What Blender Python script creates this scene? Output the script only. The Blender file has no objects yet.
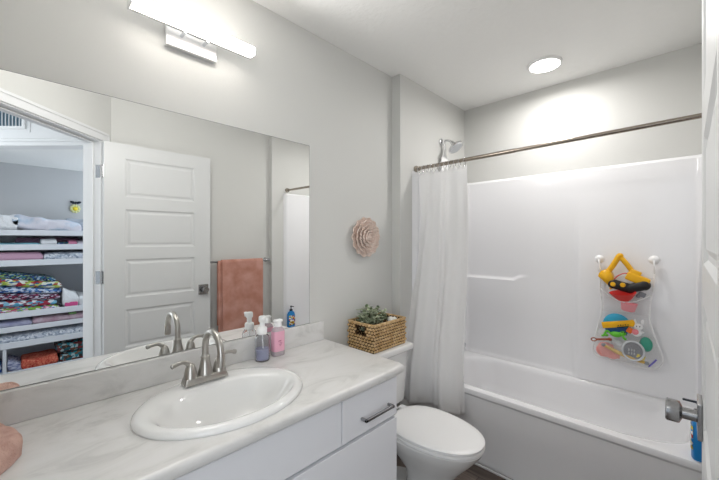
import bpy, bmesh, math, random
from mathutils import Vector, Matrix, noise

sc = bpy.context.scene
COL = sc.collection
PI = math.pi
random.seed(7)

# ------------------------------------------------------------------ camera, world, lights, exposure
cam_d = bpy.data.cameras.new('camera')
cam = bpy.data.objects.new('camera', cam_d)
COL.objects.link(cam)
cam.location = (1.46, 0.0, 1.36)
cam.rotation_euler = (PI / 2, 0, math.radians(44.2))
cam_d.sensor_width = 36.0
cam_d.lens = 338.0 / 719.0 * 36.0
cam_d.clip_start = 0.02
sc.camera = cam

w = bpy.data.worlds.new('daylight')
sc.world = w
w.use_nodes = True
w.node_tree.nodes['Background'].inputs[0].default_value = (0.80, 0.90, 1.0, 1)
w.node_tree.nodes['Background'].inputs[1].default_value = 0.5

sc.view_settings.view_transform = 'Standard'
sc.view_settings.look = 'None'
sc.view_settings.exposure = 1.16
sc.view_settings.gamma = 1.0
sc.view_settings.use_curve_mapping = False


def area(name, loc, size, power, color, rot=(0, 0, 0), size_y=None):
    d = bpy.data.lights.new(name, 'AREA')
    d.energy = power
    d.color = color
    d.size = size
    if size_y:
        d.shape = 'RECTANGLE'
        d.size_y = size_y
    o = bpy.data.objects.new(name, d)
    o.location = loc
    o.rotation_euler = rot
    COL.objects.link(o)
    return o


HALL_W, FILL_W, CLOSET_W = 4.0, 9.0, 4.6
BAR_W, DISC_W = 4.3, 3.2
area('hall_ceiling_fill', (1.75, -1.15, 2.40), 0.9, HALL_W, (1.0, 0.97, 0.94))  # unseen lamp added behind the camera to brighten the room
area('doorway_fill', (2.55, -0.72, 1.35), 0.9, FILL_W, (0.93, 0.97, 1.0), (math.radians(90), 0, math.radians(55)), 1.9)  # unseen fill lamp added in the hall, aimed through the doorway
area('closet_daylight', (3.0, 1.25, 1.5), 1.2, CLOSET_W, (0.82, 0.91, 1.0), (-PI / 2, 0, 0))

# ------------------------------------------------------------------ helpers: materials


def lin(h):
    h = h.lstrip('#')
    o = []
    for i in (0, 2, 4):
        c = int(h[i:i + 2], 16) / 255
        o.append(c / 12.92 if c <= 0.04045 else ((c + 0.055) / 1.055) ** 2.4)
    return (*o, 1.0)


def mat(name, col, rough=0.5, metal=0.0, bump=0.0, bscale=60.0, mix=None, mscale=8.0, coat=0.0, mramp=(0.35, 0.65),
        trans=0.0, ior=1.45, alpha=1.0, sss=0.0, detail=4.0, stretch=None, spec=0.5):
    m = bpy.data.materials.new(name)
    m.use_nodes = True
    nt = m.node_tree
    b = nt.nodes['Principled BSDF']
    c = lin(col) if isinstance(col, str) else (*col, 1.0)
    b.inputs['Base Color'].default_value = c
    b.inputs['Roughness'].default_value = rough
    b.inputs['Metallic'].default_value = metal
    b.inputs['Coat Weight'].default_value = coat
    b.inputs['Transmission Weight'].default_value = trans
    b.inputs['IOR'].default_value = ior
    b.inputs['Alpha'].default_value = alpha
    b.inputs['Specular IOR Level'].default_value = spec
    tc = nt.nodes.new('ShaderNodeTexCoord')
    vec = tc.outputs['Object']
    if stretch:
        mp = nt.nodes.new('ShaderNodeMapping')
        mp.inputs['Scale'].default_value = stretch
        nt.links.new(vec, mp.inputs['Vector'])
        vec = mp.outputs['Vector']
    if mix:
        n = nt.nodes.new('ShaderNodeTexNoise')
        n.inputs['Scale'].default_value = mscale
        n.inputs['Detail'].default_value = detail
        nt.links.new(vec, n.inputs['Vector'])
        r = nt.nodes.new('ShaderNodeValToRGB')
        r.color_ramp.elements[0].position = mramp[0]
        r.color_ramp.elements[1].position = mramp[1]
        r.color_ramp.elements[0].color = c
        r.color_ramp.elements[1].color = lin(mix)
        nt.links.new(n.outputs['Fac'], r.inputs['Fac'])
        nt.links.new(r.outputs['Color'], b.inputs['Base Color'])
    if bump:
        n2 = nt.nodes.new('ShaderNodeTexNoise')
        n2.inputs['Scale'].default_value = bscale
        n2.inputs['Detail'].default_value = 3
        nt.links.new(vec, n2.inputs['Vector'])
        bp = nt.nodes.new('ShaderNodeBump')
        bp.inputs['Strength'].default_value = bump
        bp.inputs['Distance'].default_value = 0.01
        nt.links.new(n2.outputs['Fac'], bp.inputs['Height'])
        nt.links.new(bp.outputs['Normal'], b.inputs['Normal'])
    return m


def emit(name, col, strength):
    m = bpy.data.materials.new(name)
    m.use_nodes = True
    b = m.node_tree.nodes['Principled BSDF']
    b.inputs['Base Color'].default_value = (0.9, 0.9, 0.9, 1)
    b.inputs['Emission Color'].default_value = lin(col)
    b.inputs['Emission Strength'].default_value = strength
    return m


def printed(name, cols, scale=14.0, rough=0.85, stretch=None):
    """printed cotton: irregular patches of several colours"""
    m = bpy.data.materials.new(name)
    m.use_nodes = True
    nt = m.node_tree
    b = nt.nodes['Principled BSDF']
    b.inputs['Roughness'].default_value = rough
    tc = nt.nodes.new('ShaderNodeTexCoord')
    vec = tc.outputs['Object']
    if stretch:
        mp = nt.nodes.new('ShaderNodeMapping')
        mp.inputs['Scale'].default_value = stretch
        nt.links.new(vec, mp.inputs['Vector'])
        vec = mp.outputs['Vector']
    v = nt.nodes.new('ShaderNodeTexVoronoi')
    v.inputs['Scale'].default_value = scale
    nt.links.new(vec, v.inputs['Vector'])
    sp = nt.nodes.new('ShaderNodeSeparateColor')
    nt.links.new(v.outputs['Color'], sp.inputs['Color'])
    r = nt.nodes.new('ShaderNodeValToRGB')
    r.color_ramp.interpolation = 'CONSTANT'
    els = r.color_ramp.elements
    while len(els) < len(cols):
        els.new(0.5)
    for i, c in enumerate(cols):
        els[i].position = i / len(cols)
    for i, c in enumerate(cols):
        els[i].color = lin(c)
    nt.links.new(sp.outputs['Red'], r.inputs['Fac'])
    nt.links.new(r.outputs['Color'], b.inputs['Base Color'])
    return m


def marble(name):
    m = bpy.data.materials.new(name)
    m.use_nodes = True
    nt = m.node_tree
    b = nt.nodes['Principled BSDF']
    b.inputs['Roughness'].default_value = 0.28
    tc = nt.nodes.new('ShaderNodeTexCoord')
    mp = nt.nodes.new('ShaderNodeMapping')
    mp.inputs['Rotation'].default_value = (0.3, 0.2, 0.5)
    mp.inputs['Scale'].default_value = (2.2, 1.0, 2.2)
    nt.links.new(tc.outputs['Object'], mp.inputs['Vector'])
    n = nt.nodes.new('ShaderNodeTexNoise')
    n.inputs['Scale'].default_value = 3.2
    n.inputs['Detail'].default_value = 9
    n.inputs['Roughness'].default_value = 0.62
    n.inputs['Distortion'].default_value = 1.6
    nt.links.new(mp.outputs['Vector'], n.inputs['Vector'])
    r = nt.nodes.new('ShaderNodeValToRGB')
    e = r.color_ramp.elements
    e[0].position, e[0].color = 0.34, lin('#cbcac8')
    e[1].position, e[1].color = 0.56, lin('#dfdedd')
    x = e.new(0.45)
    x.color = lin('#dad9d7')
    nt.links.new(n.outputs['Fac'], r.inputs['Fac'])
    nt.links.new(r.outputs['Color'], b.inputs['Base Color'])
    return m


def planks(name):
    m = bpy.data.materials.new(name)
    m.use_nodes = True
    nt = m.node_tree
    b = nt.nodes['Principled BSDF']
    b.inputs['Roughness'].default_value = 0.42
    tc = nt.nodes.new('ShaderNodeTexCoord')
    br = nt.nodes.new('ShaderNodeTexBrick')
    br.inputs['Scale'].default_value = 1.0
    br.inputs['Brick Width'].default_value = 1.2
    br.inputs['Row Height'].default_value = 0.17
    br.inputs['Mortar Size'].default_value = 0.002
    br.inputs['Color1'].default_value = lin('#6d625b')
    br.inputs['Color2'].default_value = lin('#857a72')
    br.inputs['Mortar'].default_value = lin('#3f3833')
    nt.links.new(tc.outputs['Object'], br.inputs['Vector'])
    mp = nt.nodes.new('ShaderNodeMapping')
    mp.inputs['Scale'].default_value = (1.5, 22, 1)
    nt.links.new(tc.outputs['Object'], mp.inputs['Vector'])
    n = nt.nodes.new('ShaderNodeTexNoise')
    n.inputs['Scale'].default_value = 2.5
    n.inputs['Detail'].default_value = 6
    nt.links.new(mp.outputs['Vector'], n.inputs['Vector'])
    r = nt.nodes.new('ShaderNodeValToRGB')
    r.color_ramp.elements[0].position = 0.35
    r.color_ramp.elements[1].position = 0.7
    r.color_ramp.elements[0].color = (0.55, 0.53, 0.52, 1)
    r.color_ramp.elements[1].color = (1.15, 1.1, 1.08, 1)
    nt.links.new(n.outputs['Fac'], r.inputs['Fac'])
    mx = nt.nodes.new('ShaderNodeMix')
    mx.data_type = 'RGBA'
    mx.blend_type = 'MULTIPLY'
    mx.inputs['Factor'].default_value = 1.0
    nt.links.new(br.outputs['Color'], mx.inputs[6])
    nt.links.new(r.outputs['Color'], mx.inputs[7])
    nt.links.new(mx.outputs[2], b.inputs['Base Color'])
    return m


def net(name, col, clear):
    """fine netting: mostly open"""
    m = bpy.data.materials.new(name)
    m.use_nodes = True
    nt = m.node_tree
    b = nt.nodes['Principled BSDF']
    b.inputs['Base Color'].default_value = lin(col)
    b.inputs['Roughness'].default_value = 0.7
    t = nt.nodes.new('ShaderNodeBsdfTransparent')
    mx = nt.nodes.new('ShaderNodeMixShader')
    mx.inputs['Fac'].default_value = clear
    nt.links.new(b.outputs[0], mx.inputs[1])
    nt.links.new(t.outputs[0], mx.inputs[2])
    nt.links.new(mx.outputs[0], nt.nodes['Material Output'].inputs['Surface'])
    return m


def cloth(name, col, glow=0.3):
    m = bpy.data.materials.new(name)
    m.use_nodes = True
    nt = m.node_tree
    b = nt.nodes['Principled BSDF']
    b.inputs['Base Color'].default_value = lin(col)
    b.inputs['Roughness'].default_value = 0.75
    t = nt.nodes.new('ShaderNodeBsdfTranslucent')
    t.inputs['Color'].default_value = lin(col)
    mx = nt.nodes.new('ShaderNodeMixShader')
    mx.inputs['Fac'].default_value = glow
    nt.links.new(b.outputs[0], mx.inputs[1])
    nt.links.new(t.outputs[0], mx.inputs[2])
    nt.links.new(mx.outputs[0], nt.nodes['Material Output'].inputs['Surface'])
    return m


M = {}
M['wall'] = mat('wall_paint', '#d4d4d1', 0.55, bump=0.06, bscale=130)
M['ceil'] = mat('ceiling_texture', '#f5f5f3', 0.8, bump=0.35, bscale=38)
M['trim'] = mat('trim_white', '#e2e3e4', 0.35)
M['door'] = mat('door_paint', '#d8d9d9', 0.38)
M['cab'] = mat('cabinet_white', '#eaebef', 0.42)
M['gap'] = mat('cabinet_shadow_edge', '#c9c9cc', 0.6)
M['marble'] = marble('marble_laminate')
M['floor'] = planks('plank_vinyl')
M['porc'] = mat('porcelain', '#e9e9e8', 0.12, coat=0.4)
M['acryl'] = mat('tub_acrylic', '#f1f1f3', 0.07, coat=0.0)
M['plastic'] = mat('white_plastic', '#f4f4f4', 0.3)
M['nickel'] = mat('brushed_nickel', '#b3b0ab', 0.28, metal=1.0)
M['chrome'] = mat('chrome', '#d8d9db', 0.08, metal=1.0)
M['plate'] = mat('fixture_plate', '#e2e2e2', 0.35, metal=1.0)
M['steel'] = mat('satin_steel', '#a5a5a6', 0.25, metal=1.0)
M['rod'] = mat('rod_steel', '#a79d91', 0.25, metal=1.0)
M['mirror'] = mat('mirror_glass', (0.93, 0.94, 0.935), 0.0, metal=1.0)
M['mirror_edge'] = mat('mirror_edge', '#5d615f', 0.3)
M['lamp'] = emit('lamp_diffuser', '#fff8f0', 5.0)
M['disc'] = emit('downlight_diffuser', '#fffaf4', 9.0)
M['curtain'] = cloth('curtain_cloth', '#fafafa', 0.5)
M['towel'] = mat('terry_towel', '#d6a294', 0.95, bump=0.6, bscale=260, mix='#c08674', mscale=9)
M['towel_l'] = mat('terry_towel_pale', '#e0bbae', 0.95, bump=0.7, bscale=300, mix='#cfa396', mscale=40)
M['rose'] = mat('flower_ceramic', '#efe0d6', 0.75, mix='#e8d0c3', mscale=30)
M['glass'] = mat('clear_bottle', '#f4f6f8', 0.03, trans=1.0, ior=1.3)
M['lav'] = mat('lavender_soap', '#c9cae8', 0.2, trans=0.15)
M['pinkp'] = mat('pink_soap', '#efb3c8', 0.25)
M['pinkd'] = mat('label_print', '#a8496d', 0.5)
M['blue'] = mat('blue_bottle', '#1e86cf', 0.3)
M['navy'] = mat('navy_pump', '#15202f', 0.35)
M['hand'] = mat('black_plastic', '#1d1b1a', 0.45)
M['leaf'] = mat('leaf_green', '#8a9b78', 0.6, mix='#d2d6bd', mscale=60)
M['leafd'] = mat('leaf_dark', '#4c5d40', 0.6, mix='#728462', mscale=50)
M['stem'] = mat('plant_stem', '#574a34', 0.8)
M['wick'] = mat('woven_hyacinth', '#e0c296', 0.8, bump=0.5, bscale=160, mix='#bd9763', mscale=45)
M['wickd'] = mat('weave_gap_shade', '#46301a', 0.9)  # dark brown that puts shade into the gaps of the weave
M['yellow'] = mat('toy_yellow', '#f2b616', 0.35)
M['yellow2'] = mat('toy_lemon', '#eed83a', 0.4)
M['orange'] = mat('toy_orange', '#e8742c', 0.4)
M['red'] = mat('toy_red', '#d83a34', 0.35)
M['pink'] = mat('toy_pink', '#ec8b93', 0.4)
M['salmon'] = mat('toy_salmon', '#e99a92', 0.5)
M['cyan'] = mat('toy_cyan', '#2ba3c9', 0.35)
M['deepb'] = mat('toy_deep_blue', '#1b4f8c', 0.35)
M['green'] = mat('toy_green', '#63c132', 0.35)
M['teal'] = mat('toy_teal', '#3f9c84', 0.4)
M['grey'] = mat('toy_grey', '#8d9096', 0.45)
M['lgrey'] = mat('toy_light_grey', '#c9ccd0', 0.45)
M['tan'] = mat('toy_tan', '#d8b45e', 0.5)
M['brown'] = mat('toy_brown', '#9a4a2e', 0.5)
M['purple'] = mat('toy_purple', '#6d66b8', 0.4)
M['net'] = net('white_netting', '#f2f2f2', 0.86)
M['grille'] = mat('grille_shadow', '#45606f', 0.5)  # flat dark colour painted as the shade inside the grille slots
M['shelf'] = mat('shelf_white', '#e3e7ee', 0.5)
M['cwall'] = mat('closet_wall', '#c5c6c8', 0.7)

# ------------------------------------------------------------------ helpers: meshes
ORG = {}


def wloc(o):
    v = Vector((0, 0, 0))
    while o is not None:
        v = v + o.location
        o = o.parent
    return v


def obj(name, bm, m, parent=None, smooth=False, at=None, label=None, mods=()):
    """link a bmesh built in world coordinates as ONE mesh object whose origin is `at` (or the parent's)"""
    bmesh.ops.recalc_face_normals(bm, faces=bm.faces[:])
    org = Vector(at) if at is not None else (wloc(parent) if parent else Vector((0, 0, 0)))
    bmesh.ops.translate(bm, verts=bm.verts[:], vec=-org)
    me = bpy.data.meshes.new(name)
    bm.to_mesh(me)
    bm.free()
    for mm in (m if isinstance(m, (list, tuple)) else [m]):
        me.materials.append(mm)
    if smooth:
        for p in me.polygons:
            p.use_smooth = True
        if smooth != True:
            try:
                me.set_sharp_from_angle(angle=math.radians(smooth))
            except Exception:
                pass
    o = bpy.data.objects.new(name, me)
    COL.objects.link(o)
    if parent:
        o.parent = parent
        o.location = org - wloc(parent)
    else:
        o.location = org
    if label:
        o['label'] = label
    for k, kw in mods:
        md = o.modifiers.new(k.lower(), k)
        for a, b in kw.items():
            setattr(md, a, b)
    return o


def tag(o, label, cat, group=None):
    o['label'] = label
    o['category'] = cat
    if group:
        o['group'] = group
    return o


def thing(name, label, cat, loc, group=None):
    o = bpy.data.objects.new(name, None)
    o.location = loc
    o.empty_display_size = 0.05
    COL.objects.link(o)
    return tag(o, label, cat, group)


def struct(name, bm, m, smooth=False, parent=None):
    o = obj(name, bm, m, parent, smooth)
    if not parent:
        o['kind'] = 'structure'
    return o


def copy_tree(o, parent=None):
    c = o.copy()
    COL.objects.link(c)
    if parent:
        c.parent = parent
    for ch in list(o.children):
        copy_tree(ch, c)
    return c


def NB():
    return bmesh.new()


def box(bm, a, b, bev=0.0, seg=2, mtx=None):
    """axis box from corner a to corner b, bevelled, optionally transformed"""
    t = bmesh.new()
    xs = (min(a[0], b[0]), max(a[0], b[0]))
    ys = (min(a[1], b[1]), max(a[1], b[1]))
    zs = (min(a[2], b[2]), max(a[2], b[2]))
    v = [t.verts.new((x, y, z)) for x in xs for y in ys for z in zs]
    for f in ((0, 1, 3, 2), (4, 6, 7, 5), (0, 4, 5, 1), (2, 3, 7, 6), (0, 2, 6, 4), (1, 5, 7, 3)):
        t.faces.new([v[i] for i in f])
    if bev:
        bmesh.ops.bevel(t, geom=t.edges[:], offset=bev, segments=seg, profile=0.5, affect='EDGES')
    if mtx:
        bmesh.ops.transform(t, matrix=mtx, verts=t.verts[:])
    merge(bm, t)


def merge(bm, t, mi=None):
    me = bpy.data.meshes.new('tmp')
    if mi is not None:
        for f in t.faces:
            f.material_index = mi
    t.to_mesh(me)
    t.free()
    bm.from_mesh(me)
    bpy.data.meshes.remove(me)


def loft(bm, rings, cap0=True, cap1=True, closed=True):
    vs = [[bm.verts.new(p) for p in r] for r in rings]
    n = len(rings[0])
    for a, b in zip(vs[:-1], vs[1:]):
        for i in range(n if closed else n - 1):
            j = (i + 1) % n
            bm.faces.new((a[i], a[j], b[j], b[i]))
    if cap0:
        bm.faces.new(vs[0][::-1])
    if cap1:
        bm.faces.new(vs[-1])


def lathe(bm, prof, mtx, seg=24, cap0=True, cap1=True):
    rings = []
    for r, z in prof:
        rings.append([mtx @ Vector((max(r, 1e-4) * math.cos(2 * PI * i / seg), max(r, 1e-4) * math.sin(2 * PI * i / seg), z)) for i in range(seg)])
    loft(bm, rings, cap0, cap1)


def T(x, y, z):
    return Matrix.Translation((x, y, z))


def R(axis, deg):
    return Matrix.Rotation(math.radians(deg), 4, axis)


def aim(p, d):
    """matrix placing local +z along d at p"""
    return T(*p) @ Vector(d).to_track_quat('Z', 'Y').to_matrix().to_4x4()


def tube(bm, pts, rad, seg=12, closed=False, flat=None):
    pts = [Vector(p) for p in pts]
    n = len(pts)
    rads = rad if isinstance(rad, (list, tuple)) else [rad] * n
    rings = []
    up = None
    for i, p in enumerate(pts):
        if closed:
            d = (pts[(i + 1) % n] - pts[i - 1]).normalized()
        else:
            d = (pts[min(i + 1, n - 1)] - pts[max(i - 1, 0)]).normalized()
        if up is None:
            up = Vector((0, 0, 1)) if abs(d.z) < 0.9 else Vector((1, 0, 0))
        s = d.cross(up).normalized()
        up = s.cross(d).normalized()
        k = flat or 1.0
        rings.append([p + rads[i] * (math.cos(2 * PI * j / seg) * s + k * math.sin(2 * PI * j / seg) * up) for j in range(seg)])
    if closed:
        rings.append(rings[0])
        loft(bm, rings, False, False)
        bmesh.ops.remove_doubles(bm, verts=bm.verts[:], dist=1e-6)
    else:
        loft(bm, rings)


def smooth_path(pts, k=6):
    """Catmull-Rom through the points"""
    P = [Vector(p) for p in pts]
    out = []
    for i in range(len(P) - 1):
        a, b, c, d = P[max(i - 1, 0)], P[i], P[i + 1], P[min(i + 2, len(P) - 1)]
        for j in range(k):
            t = j / k
            out.append(0.5 * ((2 * b) + (c - a) * t + (2 * a - 5 * b + 4 * c - d) * t * t + (3 * b - a - 3 * c + d) * t ** 3))
    out.append(P[-1])
    return out


def grid(bm, nu, nv, fn):
    vs = [[bm.verts.new(fn(i / nu, j / nv)) for j in range(nv + 1)] for i in range(nu + 1)]
    for i in range(nu):
        for j in range(nv):
            bm.faces.new((vs[i][j], vs[i + 1][j], vs[i + 1][j + 1], vs[i][j + 1]))


def blob(bm, c, r, seg=16, mtx=None, lump=0.0):
    t = bmesh.new()
    bmesh.ops.create_uvsphere(t, u_segments=seg, v_segments=max(8, seg // 2 + 2), radius=1)
    for v in t.verts:
        k = 1 + lump * noise.noise(v.co * 1.7 + Vector(c) * 9)
        v.co = Vector((v.co.x * r[0] * k, v.co.y * r[1] * k, v.co.z * r[2] * k))
    if mtx:
        bmesh.ops.transform(t, matrix=mtx, verts=t.verts[:])
    bmesh.ops.translate(t, verts=t.verts[:], vec=c)
    merge(bm, t)


def sstep(a, b, x):
    t = min(1, max(0, (x - a) / (b - a)))
    return t * t * (3 - 2 * t)


# ------------------------------------------------------------------ the room
CEIL = 2.48
YB = 2.733          # wall behind the tub
XL, XR = 0.07, 1.555  # end walls of the tub alcove
XW = 1.60           # wall with the towel bar
YJ = 1.822          # where the alcove begins
bm = NB(); box(bm, (-0.1, -3.2, -0.1), (4.2, 3.0, 0)); struct('floor', bm, M['floor'])
bm = NB()
v = [bm.verts.new((x, y, z)) for z in (CEIL, CEIL + 0.1) for x, y in ((-0.1, 2.83), (-0.1, -2.2), (3.2, -2.2), (3.2, -0.9), (1.72, 0.55), (1.72, 2.83))]
bm.faces.new(v[:6]); bm.faces.new(v[6:])
for i in range(6):
    bm.faces.new((v[i], v[(i + 1) % 6], v[6 + (i + 1) % 6], v[6 + i]))
struct('ceiling', bm, M['ceil'])
bm = NB(); box(bm, (-0.1, -0.12, 0), (0, YJ, CEIL)); struct('wall_left', bm, M['wall'])
bm = NB(); box(bm, (-0.1, YJ, 0), (XL, YB + 0.1, CEIL)); struct('wall_shower', bm, M['wall'])
bm = NB(); box(bm, (XL, YB, 0), (XR, YB + 0.1, CEIL)); struct('wall_back', bm, M['wall'])
bm = NB(); box(bm, (XR, YJ, 0), (XW + 0.1, YB + 0.1, CEIL)); struct('wall_alcove', bm, M['wall'])
bm = NB(); box(bm, (XW, 0.50, 0), (XW + 0.1, YJ, CEIL)); struct('wall_right', bm, M['wall'])
bm = NB(); box(bm, (-0.1, -0.22, 0), (0.90, -0.12, CEIL)); struct('wall_front', bm, M['wall'])

# angled entry wall with the doorway: local x runs along the wall from the hinge jamb, local y points out to the hall
q = math.sqrt(0.5)
A0 = Vector((1.53, 0.44, 0))
ENTRY = Matrix(((-q, q, 0, A0.x), (-q, -q, 0, A0.y), (0, 0, 1, 0), (0, 0, 0, 1)))
DW, DH, WT = 0.755, 2.062, 0.115
bm = NB()
box(bm, (-0.10, 0.0, 0), (0.0, WT, CEIL), mtx=ENTRY)
box(bm, (0, 0, DH), (DW, WT, CEIL), mtx=ENTRY)
box(bm, (DW, 0, 0), (DW + 0.14, WT, CEIL), mtx=ENTRY)
struct('wall_entry', bm, M['wall'])
bm = NB()   # jambs, stops and casings of the doorway
J = 0.018
box(bm, (-0.001, -0.002, 0), (J - 0.012, WT + 0.004, DH), 0.001, 1, ENTRY)
box(bm, (DW - 0.006, -0.002, 0), (DW + 0.001, WT + 0.004, DH), 0.001, 1, ENTRY)
box(bm, (0, -0.002, DH - 0.006), (DW, WT + 0.004, DH + 0.001), 0.001, 1, ENTRY)
for x0, x1 in ((0.006, 0.016), (DW - 0.016, DW - 0.006)):
    box(bm, (x0, 0.045, 0), (x1, 0.08, DH - 0.006), 0.002, 1, ENTRY)
box(bm, (0.006, 0.045, DH - 0.016), (DW - 0.006, 0.08, DH - 0.006), 0.002, 1, ENTRY)
struct('trim_1', bm, M['trim'])
bm = NB()
CW = 0.062
for y0, y1 in ((-0.014, 0.0), (WT, WT + 0.014)):
    box(bm, (-CW, y0, 0), (0.0, y1, DH), 0.003, 1, ENTRY)
    box(bm, (DW, y0, 0), (DW + 0.05, y1, DH), 0.003, 1, ENTRY)
    box(bm, (-CW, y0, DH), (DW + 0.05, y1, DH + CW), 0.003, 1, ENTRY)
    yy = (y0 - 0.006, y0) if y0 < 0 else (y1, y1 + 0.006)
    box(bm, (-CW, yy[0], 0), (-CW + 0.018, yy[1], DH + CW), 0.002, 1, ENTRY)
    box(bm, (-CW, yy[0], DH + CW - 0.018), (DW + 0.05, yy[1], DH + CW), 0.002, 1, ENTRY)
struct('trim_2', bm, M['trim'])

# baseboards
bm = NB(); box(bm, (0, 1.20, 0), (0.013, YJ - 0.0, 0.09), 0.004); box(bm, (0, YJ - 0.013, 0), (XL, YJ, 0.09), 0.004)
struct('baseboard_left', bm, M['trim'])
bm = NB(); box(bm, (XW - 0.013, 0.56, 0), (XW, YJ, 0.09), 0.004); struct('baseboard_right', bm, M['trim'])

# the hall wall beyond the doorway with its own opening, and the linen closet behind it
HC, HS = 0.7169, 0.6972
HALL = Matrix(((HC, HS, 0, 0.318), (-HS, HC, 0, 1.828), (0, 0, 1, 0), (0, 0, 0, 1)))
HZ = 2.068
bm = NB()
box(bm, (1.99, 0, 0), (2.075, 0.1, HZ), mtx=HALL)
box(bm, (1.99, 0, HZ), (4.0, 0.1, CEIL), mtx=HALL)
box(bm, (3.02, 0, 0), (4.0, 0.1, HZ), mtx=HALL)
struct('wall_hall', bm, M['trim'])
bm = NB()
box(bm, (2.06, -0.012, HZ), (3.09, 0, HZ + 0.03), 0.004, 1, HALL)
box(bm, (2.06, -0.008, HZ + 0.03), (3.09, 0, HZ + 0.055), 0.003, 1, HALL)
box(bm, (3.02, -0.012, 0), (3.08, 0, HZ), 0.004, 1, HALL)
box(bm, (2.482, -0.004, 2.17), (2.492, 0.0, 2.33), 0.001, 1, HALL)
struct('trim_3', bm, M['trim'])
bm = NB(); box(bm, (3.55, -1.2, 0), (3.65, 1.5, 2.3)); struct('wall_closet', bm, M['cwall'])
bm = NB()
v = [bm.verts.new((x, y, z)) for z in (2.15, 2.2) for x, y in ((1.75, 0.62), (3.16, -0.78), (3.6, -0.78), (3.6, 1.5), (1.75, 1.5))]
bm.faces.new(v[:5]); bm.faces.new(v[5:])
for i in range(5):
    bm.faces.new((v[i], v[(i + 1) % 5], v[5 + (i + 1) % 5], v[5 + i]))
struct('ceiling_closet', bm, M['ceil'])

# return air grille above the hall opening
g = thing('air_grille', 'return air grille with dark vertical slots high on the hall wall, seen in mirror', 'vent', HALL @ Vector((2.73, -0.01, 2.20)))
bm = NB(); box(bm, (2.54, -0.004, 2.215), (2.93, 0, 2.355), mtx=HALL); obj('grille_back', bm, M['grille'], g, label='dark sheet painted as slot shade behind the vertical slats')
bm = NB()
for a, b in (((2.515, 2.195), (2.955, 2.215)), ((2.515, 2.355), (2.955, 2.375)), ((2.515, 2.215), (2.54, 2.355)), ((2.93, 2.215), (2.955, 2.355))):
    box(bm, (a[0], -0.012, a[1]), (b[0], 0, b[1]), 0.002, 1, HALL)
obj('grille_frame', bm, M['trim'], g)
bm = NB()
for i in range(15):
    x = 2.555 + i * 0.026
    box(bm, (x, -0.009, 2.215), (x + 0.006, -0.004, 2.355), mtx=HALL)
obj('slats', bm, M['lgrey'], g)

# ------------------------------------------------------------------ bathroom door, swung open beside the towel wall
DX0, DX1, DY0, DY1, DZ0, DZ1 = 1.484, 1.519, 0.448, 1.184, 0.012, 2.056
door = bpy.data.objects.new('door_1', None)
door.location = (1.506, 0.816, 0.0)
COL.objects.link(door)
door['kind'] = 'structure'
door['label'] = 'white five panel door standing open at the right edge beside the tub'
PY0, PY1 = DY0 + 0.125, DY1 - 0.128
rows = []
z = DZ1 - 0.105
for i in range(5):
    rows.append((z - 0.278, z))
    z -= 0.278 + 0.088


def door_face(bm, x, s):
    """one moulded face at plane x, s = direction into the leaf"""
    def quad(a, b, c, d):
        bm.faces.new([bm.verts.new(p) for p in (a, b, c, d)])

    def rect(y0, y1, z0, z1):
        quad((x, y0, z0), (x, y1, z0), (x, y1, z1), (x, y0, z1))
    rect(DY0, PY0, DZ0, DZ1)
    rect(PY1, DY1, DZ0, DZ1)
    zs = [DZ1]
    for a, b in rows:
        rect(PY0, PY1, b, zs[-1])
        zs.append(a)
    rect(PY0, PY1, DZ0, zs[-1])
    for a, b in rows:
        loops = []
        for ins, dep in ((0, 0), (0.010, 0.007), (0.020, 0.008), (0.034, 0.003)):
            loops.append([(x + s * dep, PY0 + ins, a + ins), (x + s * dep, PY1 - ins, a + ins), (x + s * dep, PY1 - ins, b - ins), (x + s * dep, PY0 + ins, b - ins)])
        for l0, l1 in zip(loops[:-1], loops[1:]):
            for i in range(4):
                j = (i + 1) % 4
                quad(l0[i], l0[j], l1[j], l1[i])
        quad(*loops[-1])


bm = NB()
door_face(bm, DX0, 1)
door_face(bm, DX1, -1)
for y in (DY0, DY1):
    bm.faces.new([bm.verts.new(p) for p in ((DX0, y, DZ0), (DX1, y, DZ0), (DX1, y, DZ1), (DX0, y, DZ1))])
for z in (DZ0, DZ1):
    bm.faces.new([bm.verts.new(p) for p in ((DX0, DY0, z), (DX1, DY0, z), (DX1, DY1, z), (DX0, DY1, z))])
bmesh.ops.remove_doubles(bm, verts=bm.verts[:], dist=1e-5)
obj('leaf', bm, M['door'], door)
KY, KZ = 1.125, 0.945
kn = None
for s, xf in ((-1, DX0), (1, DX1)):
    bm = NB()
    lathe(bm, [(0.0, 0), (0.0135, 0), (0.0135, 0.026), (0.018, 0.028), (0.0245, 0.031), (0.026, 0.034), (0.026, 0.0535), (0.024, 0.056), (0.0, 0.056)], aim((xf + s * 0.008, KY, KZ), (s, 0, 0)), 32, False, False)
    k = obj('door_knob', bm, M['steel'], door, smooth=30, label='satin cylindrical knob on a square plate')
    bm = NB()
    box(bm, (xf, KY - 0.040, KZ - 0.042), (xf + s * 0.009, KY + 0.040, KZ + 0.042), 0.003, 2)
    obj('rosette', bm, M['steel'], k)
for z in (1.80, 1.05, 0.25):
    bm = NB()
    hx, hy = 1.526, 0.4445
    tube(bm, [(hx, hy, z), (hx, hy, z + 0.09)], 0.0055, 10)
    tube(bm, [(hx, hy, z - 0.004), (hx, hy, z)], 0.004, 8)
    tube(bm, [(hx, hy, z + 0.09), (hx, hy, z + 0.094)], 0.004, 8)
    box(bm, (0.0062, 0.001, z), (0.0085, 0.032, z + 0.09), 0, 1, ENTRY)
    box(bm, (DX0 + 0.004, DY0 - 0.002, z), (DX1, DY0 + 0.0005, z + 0.09))
    obj('hinge', bm, M['steel'], door, smooth=30)

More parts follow.
